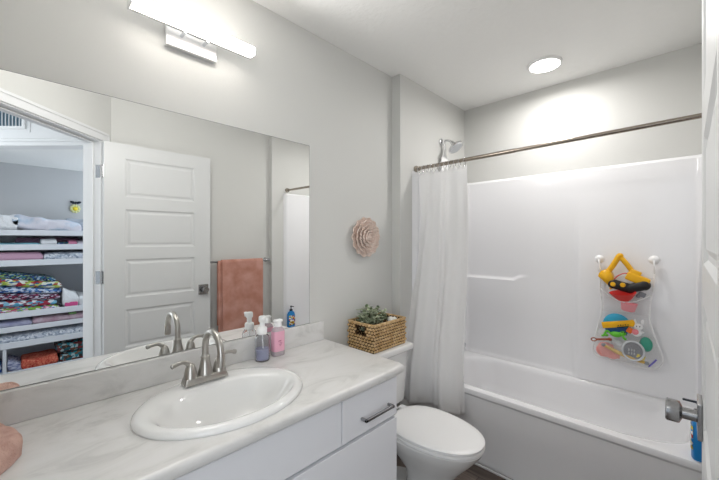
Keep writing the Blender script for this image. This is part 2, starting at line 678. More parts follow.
# ------------------------------------------------------------------ vanity
VY0, VY1 = -0.112, 1.19
t = thing('vanity_cabinet', 'long white flat front vanity cabinet under the marble look countertop', 'cabinet', (0.27, 0.54, 0))
bm = NB()
box(bm, (0.005, VY0, 0.09), (0.515, VY0 + 0.018, 0.770), 0.001, 1)
box(bm, (0.005, VY1 - 0.018, 0.0), (0.515, VY1, 0.770), 0.001, 1)
box(bm, (0.005, VY0, 0.09), (0.515, VY1, 0.108))
box(bm, (0.005, VY0, 0.108), (0.015, VY1, 0.6))
box(bm, (0.495, VY0, 0.745), (0.515, VY1, 0.770))
box(bm, (0.495, VY0, 0.55), (0.515, VY1, 0.61))
box(bm, (0.495, 0.84, 0.6), (0.515, 0.88, 0.76))
box(bm, (0.43, VY0, 0.0), (0.445, VY1, 0.09))
obj('cabinet_body', bm, M['cab'], t)
bm = NB(); box(bm, (0.517, 0.176, 0.592), (0.535, 0.855, 0.757), 0.0015, 1); obj('false_front', bm, M['cab'], t)


def pull(parent, y0, y1, z, x):
    bm = NB()
    box(bm, (x + 0.022, y0, z - 0.0055), (x + 0.033, y1, z + 0.0055), 0.002, 2)
    for y in (y0, y1 - 0.011):
        box(bm, (x, y, z - 0.0055), (x + 0.033, y + 0.011, z + 0.0055), 0.002, 2)
    obj('handle', bm, M['steel'], parent, label='satin metal bar pull')


for y0, y1 in ((0.861, 1.188), (-0.11, 0.17)):
    bm = NB(); box(bm, (0.517, y0, 0.592), (0.535, y1, 0.757), 0.0015, 1)
    d = obj('drawer', bm, M['cab'], t)
    c = (y0 + y1) / 2 + 0.02
    pull(d, c - 0.088, c + 0.088, 0.655, 0.535)
for y0, y1 in ((0.541, 1.188), (-0.11, 0.537)):
    bm = NB(); box(bm, (0.517, y0, 0.10), (0.535, y1, 0.578), 0.0015, 1)
    d = obj('cabinet_door', bm, M['cab'], t)
    pull(d, (y0 + 0.05) if y0 > 0.3 else (y1 - 0.05 - 0.16), (y0 + 0.21) if y0 > 0.3 else (y1 - 0.05), 0.12, 0.535)

SX, SY = 0.310, 0.520   # sink centre
NSEG = 96
ct = thing('countertop', 'white marble look countertop with rolled front edge holding the oval sink', 'countertop', (0.28, 0.55, 0.765))
CT0, CT1 = 0.773, 0.811


def rect_ring(x0, x1, y0, y1, z, rad=0.0):
    """points of a rectangle boundary matched by angle to the sink hole"""
    out = []
    for i in range(NSEG):
        a = 2 * PI * i / NSEG
        dx, dy = math.cos(a), math.sin(a)
        # ray stretched so the corners are covered
        hx = (x1 - SX) if dx > 0 else (SX - x0)
        hy = (y1 - SY) if dy > 0 else (SY - y0)
        k = min(1 / max(abs(dx), 1e-6), 1 / max(abs(dy), 1e-6))
        px, py = SX + dx * k * hx, SY + dy * k * hy
        if rad:
            for cx, cy, sx, sy in ((x1 - rad, y1 - rad, 1, 1),):
                if (px - cx) * sx > 0 and (py - cy) * sy > 0:
                    v = Vector((px - cx, py - cy))
                    v = v.normalized() * rad
                    px, py = cx + v.x, cy + v.y
        out.append((px, py, z))
    return out


def ell(cx, cy, a, b, z):
    return [(cx + a * math.cos(2 * PI * i / NSEG), cy + b * math.sin(2 * PI * i / NSEG), z) for i in range(NSEG)]


X1, Y1 = 0.566, 1.222
bm = NB()
rings = [ell(SX + 0.013, SY, 0.190, 0.256, CT0), ell(SX + 0.013, SY, 0.190, 0.256, CT1)]
for ins, z in ((0.014, CT1), (0.007, CT1 - 0.002), (0.002, CT1 - 0.007), (0, CT1 - 0.014), (0, CT0 + 0.012), (0.003, CT0 + 0.004), (0.01, CT0)):
    rings.append(rect_ring(0.001, X1 - ins, VY0 - 0.004, Y1 - ins, z, 0.03))
loft(bm, rings, False, False)
a = [v for v in bm.verts]
n = NSEG
for i in range(n):
    j = (i + 1) % n
    bm.faces.new((a[i], a[j], a[(len(rings) - 1) * n + j], a[(len(rings) - 1) * n + i]))
obj('worktop', bm, M['marble'], ct, smooth=35)
bm = NB(); box(bm, (0.001, VY0 - 0.004, CT1), (0.021, 1.199, 0.912), 0.003, 2); obj('backsplash', bm, M['marble'], ct)

sk = thing('sink', 'white oval drop in sink set into the vanity countertop', 'sink', (SX, SY, CT1))
bm = NB()
rings = []
for cx, a_, b_, z in ((.310, .218, .278, .0002), (.310, .220, .280, .005), (.310, .218, .278, .011), (.310, .213, .273, .016), (.311, .206, .266, .0195), (.318, .190, .254, .0215), (.330, .172, .242, .0205),
                      (.339, .160, .232, .016), (.343, .151, .223, .008), (.344, .143, .214, -.004), (.343, .134, .203, -.020), (.341, .122, .186, -.042), (.338, .104, .158, -.068), (.334, .078, .118, -.092),
                      (.330, .048, .066, -.108), (.329, .022, .022, -.114)):
    rings.append(ell(cx, SY, a_, b_, CT1 + z))
for cx, a_, b_, z in ((.329, .03, .03, -.125), (.332, .095, .135, -.115), (.337, .152, .214, -.065), (.325, .172, .238, -.001)):
    rings.append(ell(cx, SY, a_, b_, CT1 + z))
loft(bm, rings, False, False)
obj('basin', bm, M['porc'], sk, smooth=60)
bm = NB(); lathe(bm, [(0, -0.006), (0.021, -0.006), (0.021, 0.003), (0.016, 0.005), (0, 0.004)], T(.329, SY, CT1 - .116), 24, False, False)
obj('drain', bm, M['chrome'], sk, smooth=30, label='chrome drain')

# faucet
FX, FY, FZ = 0.158, 0.507, CT1 + 0.0222
f = thing('faucet', 'brushed nickel two handle faucet with gooseneck spout on the sink rim', 'faucet', (FX, FY, FZ))
bm = NB()
box(bm, (FX - 0.026, FY - 0.079, FZ), (FX + 0.026, FY + 0.079, FZ + 0.026), 0.006, 3)
for v in bm.verts:
    if v.co.z > FZ + 0.015:
        v.co.x = FX + (v.co.x - FX) * 0.84
        v.co.y = FY + (v.co.y - FY) * 0.95
obj('base_plate', bm, M['nickel'], f, smooth=40)
bm = NB()
lathe(bm, [(0, .024), (.027, .024), (.0265, .031), (.022, .048), (.018, .068), (.0155, .084), (.0165, .087), (.0165, .092), (.0135, .095), (.0125, .099), (0, .099)], T(FX, FY, FZ), 28, False, False)
obj('spout_body', bm, M['nickel'], f, smooth=40)
pts = [(FX, FY, FZ + 0.095), (FX, FY, FZ + 0.124)]
rr = 0.068
for i in range(0, 15):
    a = PI - i / 14 * (PI * 1.02)
    pts.append((FX + rr + rr * math.cos(a), FY, FZ + 0.126 + rr * math.sin(a)))
pts.append((pts[-1][0] + 0.001, FY, pts[-1][2] - 0.012))
bm = NB(); tube(bm, pts, 0.0115, 18); sp = obj('spout', bm, M['nickel'], f, smooth=50)
e = pts[-1]
bm = NB(); lathe(bm, [(0, 0.02), (.0132, .02), (.0142, .012), (.0142, -.022), (.012, -.024), (0, -.024)], T(e[0], FY, e[2]), 20, False, False)
obj('nozzle', bm, M['nickel'], sp, smooth=40)
for s in (-1, 1):
    hy = FY + s * 0.0525
    bm = NB()
    lathe(bm, [(0, .024), (.0245, .024), (.0235, .03), (.021, .044), (.017, .060), (.0125, .071), (.006, .077), (0, .078)], T(FX, hy, FZ), 24, False, False)
    h = obj('handle', bm, M['nickel'], f, smooth=50)
    P = smooth_path([(FX, hy - s * 0.003, FZ + 0.052), (FX, hy + s * 0.006, FZ + 0.074), (FX + 0.001, hy + s * 0.024, FZ + 0.086), (FX + 0.003, hy + s * 0.046, FZ + 0.085), (FX + 0.005, hy + s * 0.068, FZ + 0.080)], 5)
    rads = [0.0125 - 0.0055 * min(1, i / 10) + (0.002 if i > len(P) - 5 else 0) for i in range(len(P))]
    rads[-1] = 0.004
    bm = NB(); tube(bm, P, rads, 14, flat=0.75)
    obj('lever', bm, M['nickel'], h, smooth=60)

# mirror
mr = thing('wall_mirror', 'large frameless wall mirror above the vanity backsplash', 'mirror', (0.003, 0.5, 0.914))
bm = NB(); box(bm, (0.0005, -0.105, 0.9135), (0.005, 1.1125, 1.8655)); obj('glass_edge', bm, M['mirror_edge'], mr)
bm = NB()
vs = [bm.verts.new(p) for p in ((0.0056, -0.1035, 0.915), (0.0056, 1.111, 0.915), (0.0056, 1.111, 1.864), (0.0056, -0.1035, 1.864))]
vb = [bm.verts.new((0.005, v.co.y, v.co.z)) for v in vs]
bm.faces.new(vs); bm.faces.new(vb[::-1])
for i in range(4):
    bm.faces.new((vs[i], vs[(i + 1) % 4], vb[(i + 1) % 4], vb[i]))
obj('reflective_face', bm, M['mirror'], mr)

# vanity light bar
vl = thing('vanity_light', 'glowing horizontal bar light with chrome plate on the wall above the mirror', 'light', (0.0, 0.51, 2.18))
LY0, LY1, LZ0, LZ1 = 0.285, 0.735, 2.164, 2.199
bm = NB(); box(bm, (0.070, LY0, LZ0), (0.112, LY1, LZ1), 0.006, 3); obj('light_tube', bm, M['lamp'], vl, label='white glowing tube')
bm = NB(); box(bm, (0.058, LY0, LZ0 - 0.001), (0.0698, LY1, LZ1 + 0.001), 0.002, 1); obj('housing', bm, M['chrome'], vl)
area('vanity_light_glow', (0.1135, (LY0 + LY1) / 2, (LZ0 + LZ1) / 2), 0.028, BAR_W, (1.0, 0.985, 0.965), (0, -PI / 2, 0), LY1 - LY0 - 0.02)
for y0, y1 in ((LY0 - 0.007, LY0 - 0.0002), (LY1 + 0.0002, LY1 + 0.007)):
    bm = NB(); box(bm, (0.060, y0, LZ0 - 0.002), (0.114, y1, LZ1 + 0.002), 0.003, 2); obj('end_cap', bm, M['chrome'], vl)
bm = NB(); box(bm, (0.0, 0.412, 2.114), (0.024, 0.608, 2.225), 0.004, 2); obj('back_plate', bm, M['plate'], vl)
for y in (0.467, 0.553):
    bm = NB(); tube(bm, [(0.022, y, 2.165), (0.068, y, 2.165)], 0.006, 10); obj('post', bm, M['chrome'], vl, smooth=40)

# ceiling disc light over the tub
dl = thing('ceiling_light', 'round glowing disc light on the ceiling over the bathtub', 'light', (0.806, 2.36, CEIL))
bm = NB(); lathe(bm, [(0.0, 0), (0.098, 0), (0.098, -0.010), (0.094, -0.014), (0.085, -0.0145), (0.085, -0.01), (0, -0.01)], T(0.806, 2.36, CEIL), 40, False, False)
obj('trim_ring', bm, M['plastic'], dl, smooth=30)
bm = NB(); lathe(bm, [(0, -0.0105), (0.085, -0.0105), (0.085, -0.015), (0.06, -0.019), (0.03, -0.0205), (0, -0.021)], T(0.806, 2.36, CEIL), 40, False, False)
obj('diffuser', bm, M['disc'], dl, smooth=30)
lo = area('ceiling_light_glow', (0.806, 2.36, CEIL - 0.0225), 0.15, DISC_W, (1.0, 0.98, 0.955))
lo.data.shape = 'DISK'
lo.data.spread = math.radians(172)

# ------------------------------------------------------------------ bathtub
TF = 1.955          # front of the tub rim
TZ = 0.447
tb = thing('bathtub', 'white alcove bathtub with smooth apron at the end of the room', 'bathtub', (0.81, 2.34, 0))
N = 128
cxT, cyT = (XL + XR) / 2, (TF + YB) / 2


def sup(cx, cy, a, b, z, e):
    o = []
    for i in range(N):
        t_ = 2 * PI * i / N
        c_, s_ = math.cos(t_), math.sin(t_)
        o.append((cx + a * math.copysign(abs(c_) ** (2 / e), c_), cy + b * math.copysign(abs(s_) ** (2 / e), s_), z))
    return o


hx, hy = (XR - XL) / 2 - 0.002, (YB - TF) / 2 - 0.002
bm = NB()
rings = [sup(cxT, cyT + 0.013, hx, hy - 0.013, 0.0, 60), sup(cxT, cyT + 0.013, hx, hy - 0.013, 0.20, 60), sup(cxT, cyT + 0.009, hx, hy - 0.009, 0.235, 60),
         sup(cxT, cyT + 0.007, hx, hy - 0.007, TZ - 0.045, 60), sup(cxT, cyT, hx, hy, TZ - 0.03, 60), sup(cxT, cyT, hx, hy, TZ - 0.012, 60),
         sup(cxT, cyT, hx - 0.004, hy - 0.004, TZ - 0.003, 60), sup(cxT, cyT, hx - 0.012, hy - 0.012, TZ, 60)]
bx, by, ox, oy = 0.66, 0.305, cxT + 0.01, cyT - 0.0


def hole(off, z, e):
    """basin outline: narrow ledge along the back left wall, running up to the wall panel on the right"""
    o = []
    for x, y, zz in sup(ox, oy, bx, by + 0.03, z, e):
        y = min(y, 2.655 + 0.025 * sstep(0.86, 0.92, x))
        y = max(y, 2.022)
        o.append((ox + (x - ox) * (1 - off / bx), oy + (y - oy) * (1 - off / by), z))
    return o


def back_drop(r_):
    return [(x, y, z - 0.026 * sstep(2.15, 2.5, y)) for x, y, z in r_]


rings = [r_ if r_[0][2] < 0.3 else back_drop(r_) for r_ in rings]
rings += [back_drop(r_) for r_ in (hole(-0.012, TZ, 4), hole(0.0, TZ - 0.004, 4), hole(0.008, TZ - 0.016, 4), hole(0.014, TZ - 0.04, 4))]
rings += [hole(0.04, TZ - 0.2, 4), hole(0.075, 0.13, 4), hole(0.12, 0.095, 3.6), hole(0.22, 0.09, 3)]
loft(bm, rings, True, True)
obj('tub_shell', bm, M['acryl'], tb, smooth=40)
bm = NB(); lathe(bm, [(0, 0), (0.024, 0), (0.024, 0.003), (0, 0.004)], T(0.32, 2.33, 0.0905), 20, False, False); obj('drain', bm, M['chrome'], tb, smooth=30)
bm = NB(); box(bm, (XL + 0.002, 1.952, 0), (XR - 0.002, 1.966, 0.012), 0.005, 2); struct('trim_4', bm, M['trim'])

# surround: one moulded sheet running round the three walls with recessed ledges
ST = 1.847
RC = 0.07


def contour(s):
    """point and inward normal along the three walls, s in 0..1"""
    x0, x1, y1, yf = XL, XR, YB, TF + 0.003
    L = [(y1 - RC - yf), RC * PI / 2, (x1 - x0 - 2 * RC), RC * PI / 2, (y1 - RC - yf)]
    d = s * sum(L)
    if d <= L[0]:
        return (x0, yf + d), (1, 0)
    d -= L[0]
    if d <= L[1]:
        a = PI - d / RC
        return (x0 + RC + RC * math.cos(a), y1 - RC + RC * math.sin(a)), (-math.cos(a), -math.sin(a))
    d -= L[1]
    if d <= L[2]:
        return (x0 + RC + d, y1), (0, -1)
    d -= L[2]
    if d <= L[3]:
        a = PI / 2 - d / RC
        return (x1 - RC + RC * math.cos(a), y1 - RC + RC * math.sin(a)), (-math.cos(a), -math.sin(a))
    d -= L[3]
    return (x1, y1 - RC - d), (-1, 0)


def relief(p, nrm, z):
    x, y = p
    o = 0.012
    back = 1.0 if nrm[1] < -0.5 else 0.0
    o += 0.012 * sstep(ST, ST - 0.02, z)
    if back:
        # right hand panel stands proud below shoulder height
        r = sstep(0.885, 0.935, x) * sstep(1.7, 0.95, z)
        up = sstep(1.064 + 0.03 * sstep(0.48, 0.55, x), 1.048 + 0.03 * sstep(0.48, 0.55, x), z) * sstep(0.62, 0.46, x) * sstep(0.50, 1.02, z)
        fil = 0.010 * sstep(0.455, 0.422, z) ** 2
        o += max(0.030 * r, 0.026 * up) + fil * (1 - r)
    else:
        if nrm[0] > 0.5:
            o += 0.018 * sstep(1.064, 1.05, z) * sstep(2.45, 2.6, y)
    return o


bm = NB()
NS, NZ = 210, 150
zb = TZ + 0.001
sv = []
for i in range(NS + 1):
    p, nn = contour(i / NS)
    fe = min(1.0, min(i, NS - i) / 2.0)
    col = []
    for j in range(NZ + 1):
        zb = TZ + 0.001 - 0.026 * sstep(2.15, 2.5, p[1])
        z = zb + (ST - zb) * j / NZ
        o = relief(p, nn, z) * (0.35 + 0.65 * fe)
        if j == NZ:
            o = 0.001
        elif j == NZ - 1:
            o = min(o, 0.012)
        if i in (0, NS):
            o = 0.001
        col.append(bm.verts.new((p[0] + nn[0] * o, p[1] + nn[1] * o, z)))
    sv.append(col)
for i in range(NS):
    for j in range(NZ):
        bm.faces.new((sv[i][j], sv[i + 1][j], sv[i + 1][j + 1], sv[i][j + 1]))
so = obj('tub_surround', bm, M['acryl'], smooth=45, at=(0.81, 2.7, TZ))
tag(so, 'glossy white moulded surround with ledges lining the tub alcove walls', 'shower surround')

# tub spout
ts = NB()
lathe(ts, [(0, 0), (0.034, 0), (0.034, 0.006), (0.026, 0.012), (0.024, 0.03), (0.024, 0.155), (0.021, 0.178), (0, 0.18)], aim((XL + 0.016, 2.36, 0.585), (1, 0, -0.08)), 24, False, False)
tube(ts, [(XL + 0.168, 2.36, 0.572), (XL + 0.172, 2.36, 0.535)], 0.017, 14)
o = obj('tub_spout', ts, M['chrome'], smooth=45, at=(XL + 0.016, 2.36, 0.585))
tag(o, 'chrome tub spout peeking out behind the shower curtain edge', 'spout')

# shower head
sh = thing('showerhead', 'chrome shower head on a bent arm above the curtain rod', 'shower head', (XL, 2.345, 2.125))
bm = NB(); lathe(bm, [(0, 0), (0.03, 0), (0.029, 0.006), (0.014, 0.014), (0, 0.014)], aim((XL, 2.345, 2.125), (1, 0, 0)), 24, False, False); obj('flange', bm, M['chrome'], sh, smooth=40)
P = smooth_path([(XL, 2.345, 2.125), (XL + 0.035, 2.35, 2.132), (XL + 0.07, 2.36, 2.124), (XL + 0.088, 2.368, 2.105)], 6)
bm = NB(); tube(bm, P, 0.0095, 12); obj('arm', bm, M['chrome'], sh, smooth=60)
bm = NB()
lathe(bm, [(0, -0.015), (0.012, -0.015), (0.015, -0.008), (0.015, 0.004), (0.024, 0.012), (0.042, 0.024), (0.056, 0.034), (0.06, 0.040), (0.06, 0.050), (0.055, 0.053), (0, 0.053)],
      aim((XL + 0.088, 2.368, 2.105), (0.60, 0.02, -0.80)), 28, False, False)
hd = obj('spray_head', bm, M['chrome'], sh, smooth=40)
bm = NB()
lathe(bm, [(0, 0.0532), (0.049, 0.0532), (0.049, 0.055), (0, 0.055)], aim((XL + 0.088, 2.368, 2.105), (0.60, 0.02, -0.80)), 28, False, False)
obj('spray_face', bm, M['lgrey'], hd, smooth=30, label='grey nozzle face')
# caddy hanging from the arm
cd = thing('shower_caddy', 'small white hanger hooked over the shower arm behind the curtain', 'shower caddy', (XL + 0.02, 2.365, 1.86))
bm = NB()
tube(bm, [(XL + 0.03 + 0.0, 2.345 + 0.014 * math.cos(a), 2.117 + 0.018 * math.sin(a)) for a in [2 * PI * i / 16 for i in range(16)]], 0.003, 8, True)
obj('hook', bm, M['plastic'], cd, smooth=60)
bm = NB()
prof = [(2.105, 0.006), (2.07, 0.009), (2.03, 0.02), (1.995, 0.042), (1.96, 0.05), (1.86, 0.055)]
rings = [[(XL + x, 2.352 + s * wd, z) for x, s in ((0.024, -1), (0.024, 1), (0.032, 1), (0.032, -1))] for z, wd in prof]
loft(bm, rings); obj('hanger_plate', bm, M['plastic'], cd)

# curtain rod, rings and curtain
RY, RZ = 2.0, 1.864
rd = thing('curtain_rod', 'brushed steel shower curtain rod spanning the tub alcove', 'curtain rod', (XL, RY, RZ))
RZ1 = RZ + 0.014
bm = NB(); tube(bm, [(XL + 0.004, RY, RZ), (0.75, RY, RZ + 0.0064)], 0.0125, 18); obj('rod', bm, M['rod'], rd, smooth=40)
bm = NB(); tube(bm, [(0.74, RY, RZ + 0.0063), (XR - 0.004, RY, RZ1)], 0.0108, 18); obj('rod_extension', bm, M['rod'], rd, smooth=40)
for x, s, z in ((XL, 1, RZ), (XR, -1, RZ1)):
    bm = NB(); lathe(bm, [(0, 0), (0.022, 0), (0.022, 0.012), (0.0165, 0.022), (0.0165, 0.034), (0.013, 0.036)], aim((x, RY, z), (s, 0, 0)), 24, False, False)
    obj('end_flange', bm, M['rod'], rd, smooth=40)

CX0, CX1 = 0.088, 0.455
NR = 11
ring_x = [CX0 + 0.012 + (CX1 - CX0 - 0.024) * i / (NR - 1) for i in range(NR)]


def curt(u, v):
    """u across, v from top to bottom"""
    z = RZ - 0.028 - v * 1.545
    x0 = CX0 + (-0.024) * sstep(0.3, 0.9, v)
    x1 = CX1 + 0.03 * v - 0.012 * math.sin(v * 3)
    x = x0 + (x1 - x0) * u
    amp = 0.020 + 0.016 * sstep(0.05, 0.5, v)
    fold = 0.8 * math.sin(u * 2 * PI * 2.3 + 0.7 + 0.4 * math.sin(2 * v + 3 * u)) + 0.16 * math.sin(u * 2 * PI * 6.1 + 1.2 + 0.8 * v) + 0.5 * math.exp(-((u - 0.62) / 0.035) ** 2) + 0.9 * sstep(0.93, 1.0, u)
    pinch = 0.010 * math.cos(u * 2 * PI * (NR - 1)) * (1 - sstep(0.0, 0.10, v))
    z += pinch - 0.006 * (1 - sstep(0, .06, v))
    y = RY + 0.002 - 0.13 * sstep(0.12, 0.95, v) + amp * fold * (0.35 + 0.65 * sstep(0.0, 0.2, v))
    y -= 0.05 * sstep(0.55, 0.0, u) * sstep(0.35, 1.0, v)
    x = max(x, 0.078) if y > 1.81 else max(x, 0.02)
    x += 0.006 * math.sin(v * 9 + u * 5) * (1 if 0.05 < u < 0.95 else 0.2)
    return (x, y, z)


bm = NB(); grid(bm, 130, 60, curt)
cu = obj('shower_curtain', bm, M['curtain'], smooth=True, at=(0.27, RY, 0.3), mods=(('SOLIDIFY', {'thickness': 0.0016}),))
tag(cu, 'white fabric shower curtain gathered at the left end of the rod', 'shower curtain')
ring0 = None
names = ['nearest the shower wall'] + ['%s ring from the shower wall' % n for n in ('second', 'third', 'fourth', 'fifth', 'sixth', 'seventh', 'eighth', 'ninth', 'tenth')] + ['farthest from the shower wall']
for i, x in enumerate(ring_x):
    if ring0 is None:
        bm = NB()
        tube(bm, [(x + 0.003 * math.sin(a), RY + 0.0175 * math.cos(a), RZ - 0.008 + 0.024 * math.sin(a)) for a in [2 * PI * k / 20 for k in range(20)]], 0.0018, 8, True)
        ring0 = obj('curtain_ring', bm, M['chrome'], smooth=True, at=(x, RY, RZ))
        r_ = ring0
    else:
        r_ = ring0.copy(); COL.objects.link(r_); r_.location = (x, RY, RZ)
    tag(r_, 'thin metal curtain ring on the rod, ' + (names[i]), 'curtain ring', 'curtain rings on the rod')

# ------------------------------------------------------------------ toilet
TY = 1.52
TS = 0.905          # bowl height factor
tl = thing('toilet', 'white two piece toilet with closed lid between vanity and bathtub', 'toilet', (0.4, TY, 0))


def egg(xb, xt, wd, z, e=2.35, n=64):
    o = []
    xm = xb + (xt - xb) * 0.42
    for i in range(n):
        a = 2 * PI * i / n
        c_, s_ = math.cos(a), math.sin(a)
        if c_ >= 0:
            x = xm + (xt - xm) * abs(c_) ** (2 / 2.15)
            ee = 2.15
        else:
            x = xm - (xm - xb) * abs(c_) ** (2 / e)
            ee = e
        y = TY + wd * math.copysign(abs(s_) ** (2 / ee), s_)
        o.append((x, y, z * TS))
    return o


bm = NB()
loft(bm, [egg(.20, .63, .105, 0, 3), egg(.20, .63, .105, .022, 3), egg(.23, .62, .095, .034, 3), egg(.36, .61, .082, .055, 2.4), egg(.37, .60, .080, .12, 2.4), egg(.36, .62, .088, .18, 2.4), egg(.31, .665, .118, .245, 2.4),
          egg(.23, .73, .160, .325, 2.4), egg(.205, .765, .182, .375, 2.4), egg(.21, .772, .185, .392, 2.4), egg(.215, .765, .178, .400, 2.4), egg(.26, .71, .13, .400, 2.4)])
box(bm, (0.035, TY - 0.105, 0.275), (0.34, TY + 0.105, 0.400 * TS), 0.02, 3)
obj('bowl', bm, M['porc'], tl, smooth=50)
bm = NB()
loft(bm, [egg(.270, .768, .178, .4012), egg(.265, .776, .184, .405), egg(.265, .776, .184, .414), egg(.270, .771, .179, .418)])
obj('seat', bm, M['plastic'], tl, smooth=50)
bm = NB()
loft(bm, [egg(.280, .766, .174, .4205), egg(.275, .776, .181, .4235), egg(.275, .776, .181, .433), egg(.281, .769, .175, .4385), egg(.305, .74, .155, .4415), egg(.37, .65, .10, .443)])
ld = obj('seat_lid', bm, M['plastic'], tl, smooth=50)
for s in (-1, 1):
    bm = NB(); box(bm, (0.240, TY + s * 0.075 - 0.022, 0.4005 * TS), (0.288, TY + s * 0.075 + 0.022, 0.428 * TS), 0.007, 3); obj('hinge_cap', bm, M['plastic'], ld, smooth=50)
bm = NB()
rings = []
for z, x0, x1, wd in ((.363, .045, .19, .178), (.376, .03, .205, .188), (.55, .025, .215, .199), (.686, .02, .224, .207)):
    r_ = []
    for i in range(48):
        a = 2 * PI * i / 48
        c_, s_ = math.cos(a), math.sin(a)
        r_.append(((x0 + x1) / 2 + (x1 - x0) / 2 * math.copysign(abs(c_) ** (2 / 7), c_), TY + wd * math.copysign(abs(s_) ** (2 / 9), s_), z))
    rings.append(r_)
loft(bm, rings); obj('tank', bm, M['porc'], tl, smooth=40)
bm = NB(); box(bm, (0.008, TY - 0.22, 0.686), (0.246, TY + 0.213, 0.727), 0.012, 3); obj('tank_lid', bm, M['porc'], tl, smooth=40)
bm = NB(); tube(bm, [(0.222, TY - 0.14, 0.635), (0.238, TY - 0.14, 0.635)], 0.012, 12); tube(bm, [(0.236, TY - 0.145, 0.635), (0.238, TY - 0.075, 0.63)], 0.006, 10); obj('flush_lever', bm, M['chrome'], tl, smooth=40)

# basket on the tank
BX0, BX1, BY0, BY1, BZ0, BZ1 = 0.014, 0.212, 1.395, 1.685, 0.728, 0.885
bk = thing('wicker_basket', 'rectangular woven wicker basket with handle cutout on the toilet tank', 'basket', ((BX0 + BX1) / 2, (BY0 + BY1) / 2, BZ0))


def weave_wall(bm, p0, p1, nrm, hole):
    p0, p1, nrm = Vector(p0), Vector(p1), Vector(nrm)
    L = (p1 - p0).length
    rows_, cols_ = 9, int(L / 0.0205)
    hgt = BZ1 - BZ0
    for r in range(rows_):
        zc = BZ0 + (r + 0.5) * hgt / rows_
        for k in range(cols_):
            tc = (k + 0.5 + (0.5 if r % 2 else 0)) / cols_
            if tc > 1:
                continue
            if hole and 0.32 < tc < 0.68 and rows_ - 4 <= r < rows_ - 1.5:
                continue
            c = p0.lerp(p1, tc)
            c.z = zc
            d = (p1 - p0).normalized()
            rot = Matrix((tuple(d) + (0,), tuple(nrm) + (0,), (0, 0, 1, 0), (0, 0, 0, 1))).transposed()
            tilt = R('Y', 24 if r % 2 else -24)
            jj = random.uniform(0.9, 1.12)
            blob(bm, c, (0.0106 * jj, 0.0078, 0.0074 * jj), 8, rot @ tilt)


bm = NB()
weave_wall(bm, (BX0, BY0, 0), (BX1, BY0, 0), (0, -1, 0), True)
weave_wall(bm, (BX1, BY0, 0), (BX1, BY1, 0), (1, 0, 0), False)
weave_wall(bm, (BX1, BY1, 0), (BX0, BY1, 0), (0, 1, 0), True)
weave_wall(bm, (BX0, BY1, 0), (BX0, BY0, 0), (-1, 0, 0), False)
obj('woven_sides', bm, M['wick'], bk, smooth=True)
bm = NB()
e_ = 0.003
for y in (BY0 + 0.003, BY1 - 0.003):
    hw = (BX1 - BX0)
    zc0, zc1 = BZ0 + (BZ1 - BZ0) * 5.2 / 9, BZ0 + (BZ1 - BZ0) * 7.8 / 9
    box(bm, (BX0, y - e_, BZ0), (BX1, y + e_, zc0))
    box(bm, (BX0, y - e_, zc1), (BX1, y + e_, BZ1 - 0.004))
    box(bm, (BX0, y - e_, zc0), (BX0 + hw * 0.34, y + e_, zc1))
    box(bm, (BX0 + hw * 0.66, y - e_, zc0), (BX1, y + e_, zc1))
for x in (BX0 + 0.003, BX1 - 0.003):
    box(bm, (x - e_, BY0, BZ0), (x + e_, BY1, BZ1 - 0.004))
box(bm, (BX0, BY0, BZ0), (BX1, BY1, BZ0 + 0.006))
obj('gap_shade_liner', bm, M['wickd'], bk)  # inner shell, its dark colour stands in for shade between the strands
bm = NB()
tube(bm, [(BX0, BY0, BZ1 - 0.002), (BX1, BY0, BZ1 - 0.002), (BX1, BY1, BZ1 - 0.002), (BX0, BY1, BZ1 - 0.002)], 0.006, 8, True)
obj('basket_rim', bm, M['wick'], bk, smooth=True)

# leafy sprigs in the basket
pl = thing('artificial_plant', 'small bunch of grey green artificial leaves sitting in the wicker basket', 'plant', (0.10, 1.49, BZ0 + 0.006))
stem, lf, lfd = NB(), NB(), NB()


def leaf(bm, p, d, L, Wd):
    d = Vector(d).normalized()
    s = d.cross(Vector((0, 0, 1)))
    s = s.normalized() if s.length > 1e-3 else Vector((1, 0, 0))
    n = s.cross(d)
    c0 = [Vector(p)]
    rows_ = []
    for i in range(5):
        t_ = i / 4
        wd = Wd * math.sin(PI * (0.08 + 0.88 * t_)) ** 0.8
        c = Vector(p) + d * L * t_ - n * 0.25 * L * t_ * t_
        rows_.append([c - s * wd, c - n * wd * 0.25, c + s * wd])
    vs = [[bm.verts.new(q_) for q_ in r] for r in rows_]
    for a, b in zip(vs[:-1], vs[1:]):
        for i in range(2):
            bm.faces.new((a[i], a[i + 1], b[i + 1], b[i]))


for k in range(44):
    a = random.uniform(0, 2 * PI)
    rr_ = random.uniform(0.0, 1.0) ** 0.6
    base = Vector((0.105 + 0.03 * math.cos(a), 1.485 + 0.035 * math.sin(a), BZ0 + 0.03))
    tip = Vector((0.098 + 0.085 * rr_ * math.cos(a), 1.478 + 0.120 * rr_ * math.sin(a), BZ1 + random.uniform(-0.01, 0.075) * (1.1 - 0.35 * rr_)))
    mid = (base + tip) / 2 + Vector((0, 0, 0.02))
    P = smooth_path([base, mid, tip], 4)
    tube(stem, P, 0.0013, 5)
    for i in range(3, len(P)):
        for s in range(2):
            an = random.uniform(0, 2 * PI)
            dr = (P[i] - P[i - 1]).normalized() * 0.5 + Vector((math.cos(an), math.sin(an), random.uniform(-0.3, 0.6)))
            leaf(lf if random.random() < 0.6 else lfd, P[i], dr, random.uniform(0.022, 0.036), random.uniform(0.0065, 0.0105))
    for an in range(5):
        leaf(lf, P[-1], (math.cos(an * 1.26), math.sin(an * 1.26), 0.5), 0.018, 0.006)
obj('stems', stem, M['stem'], pl)
obj('leaves', lf, M['leaf'], pl, smooth=True, mods=(('SOLIDIFY', {'thickness': 0.0008}),), label='pale grey green leaves')
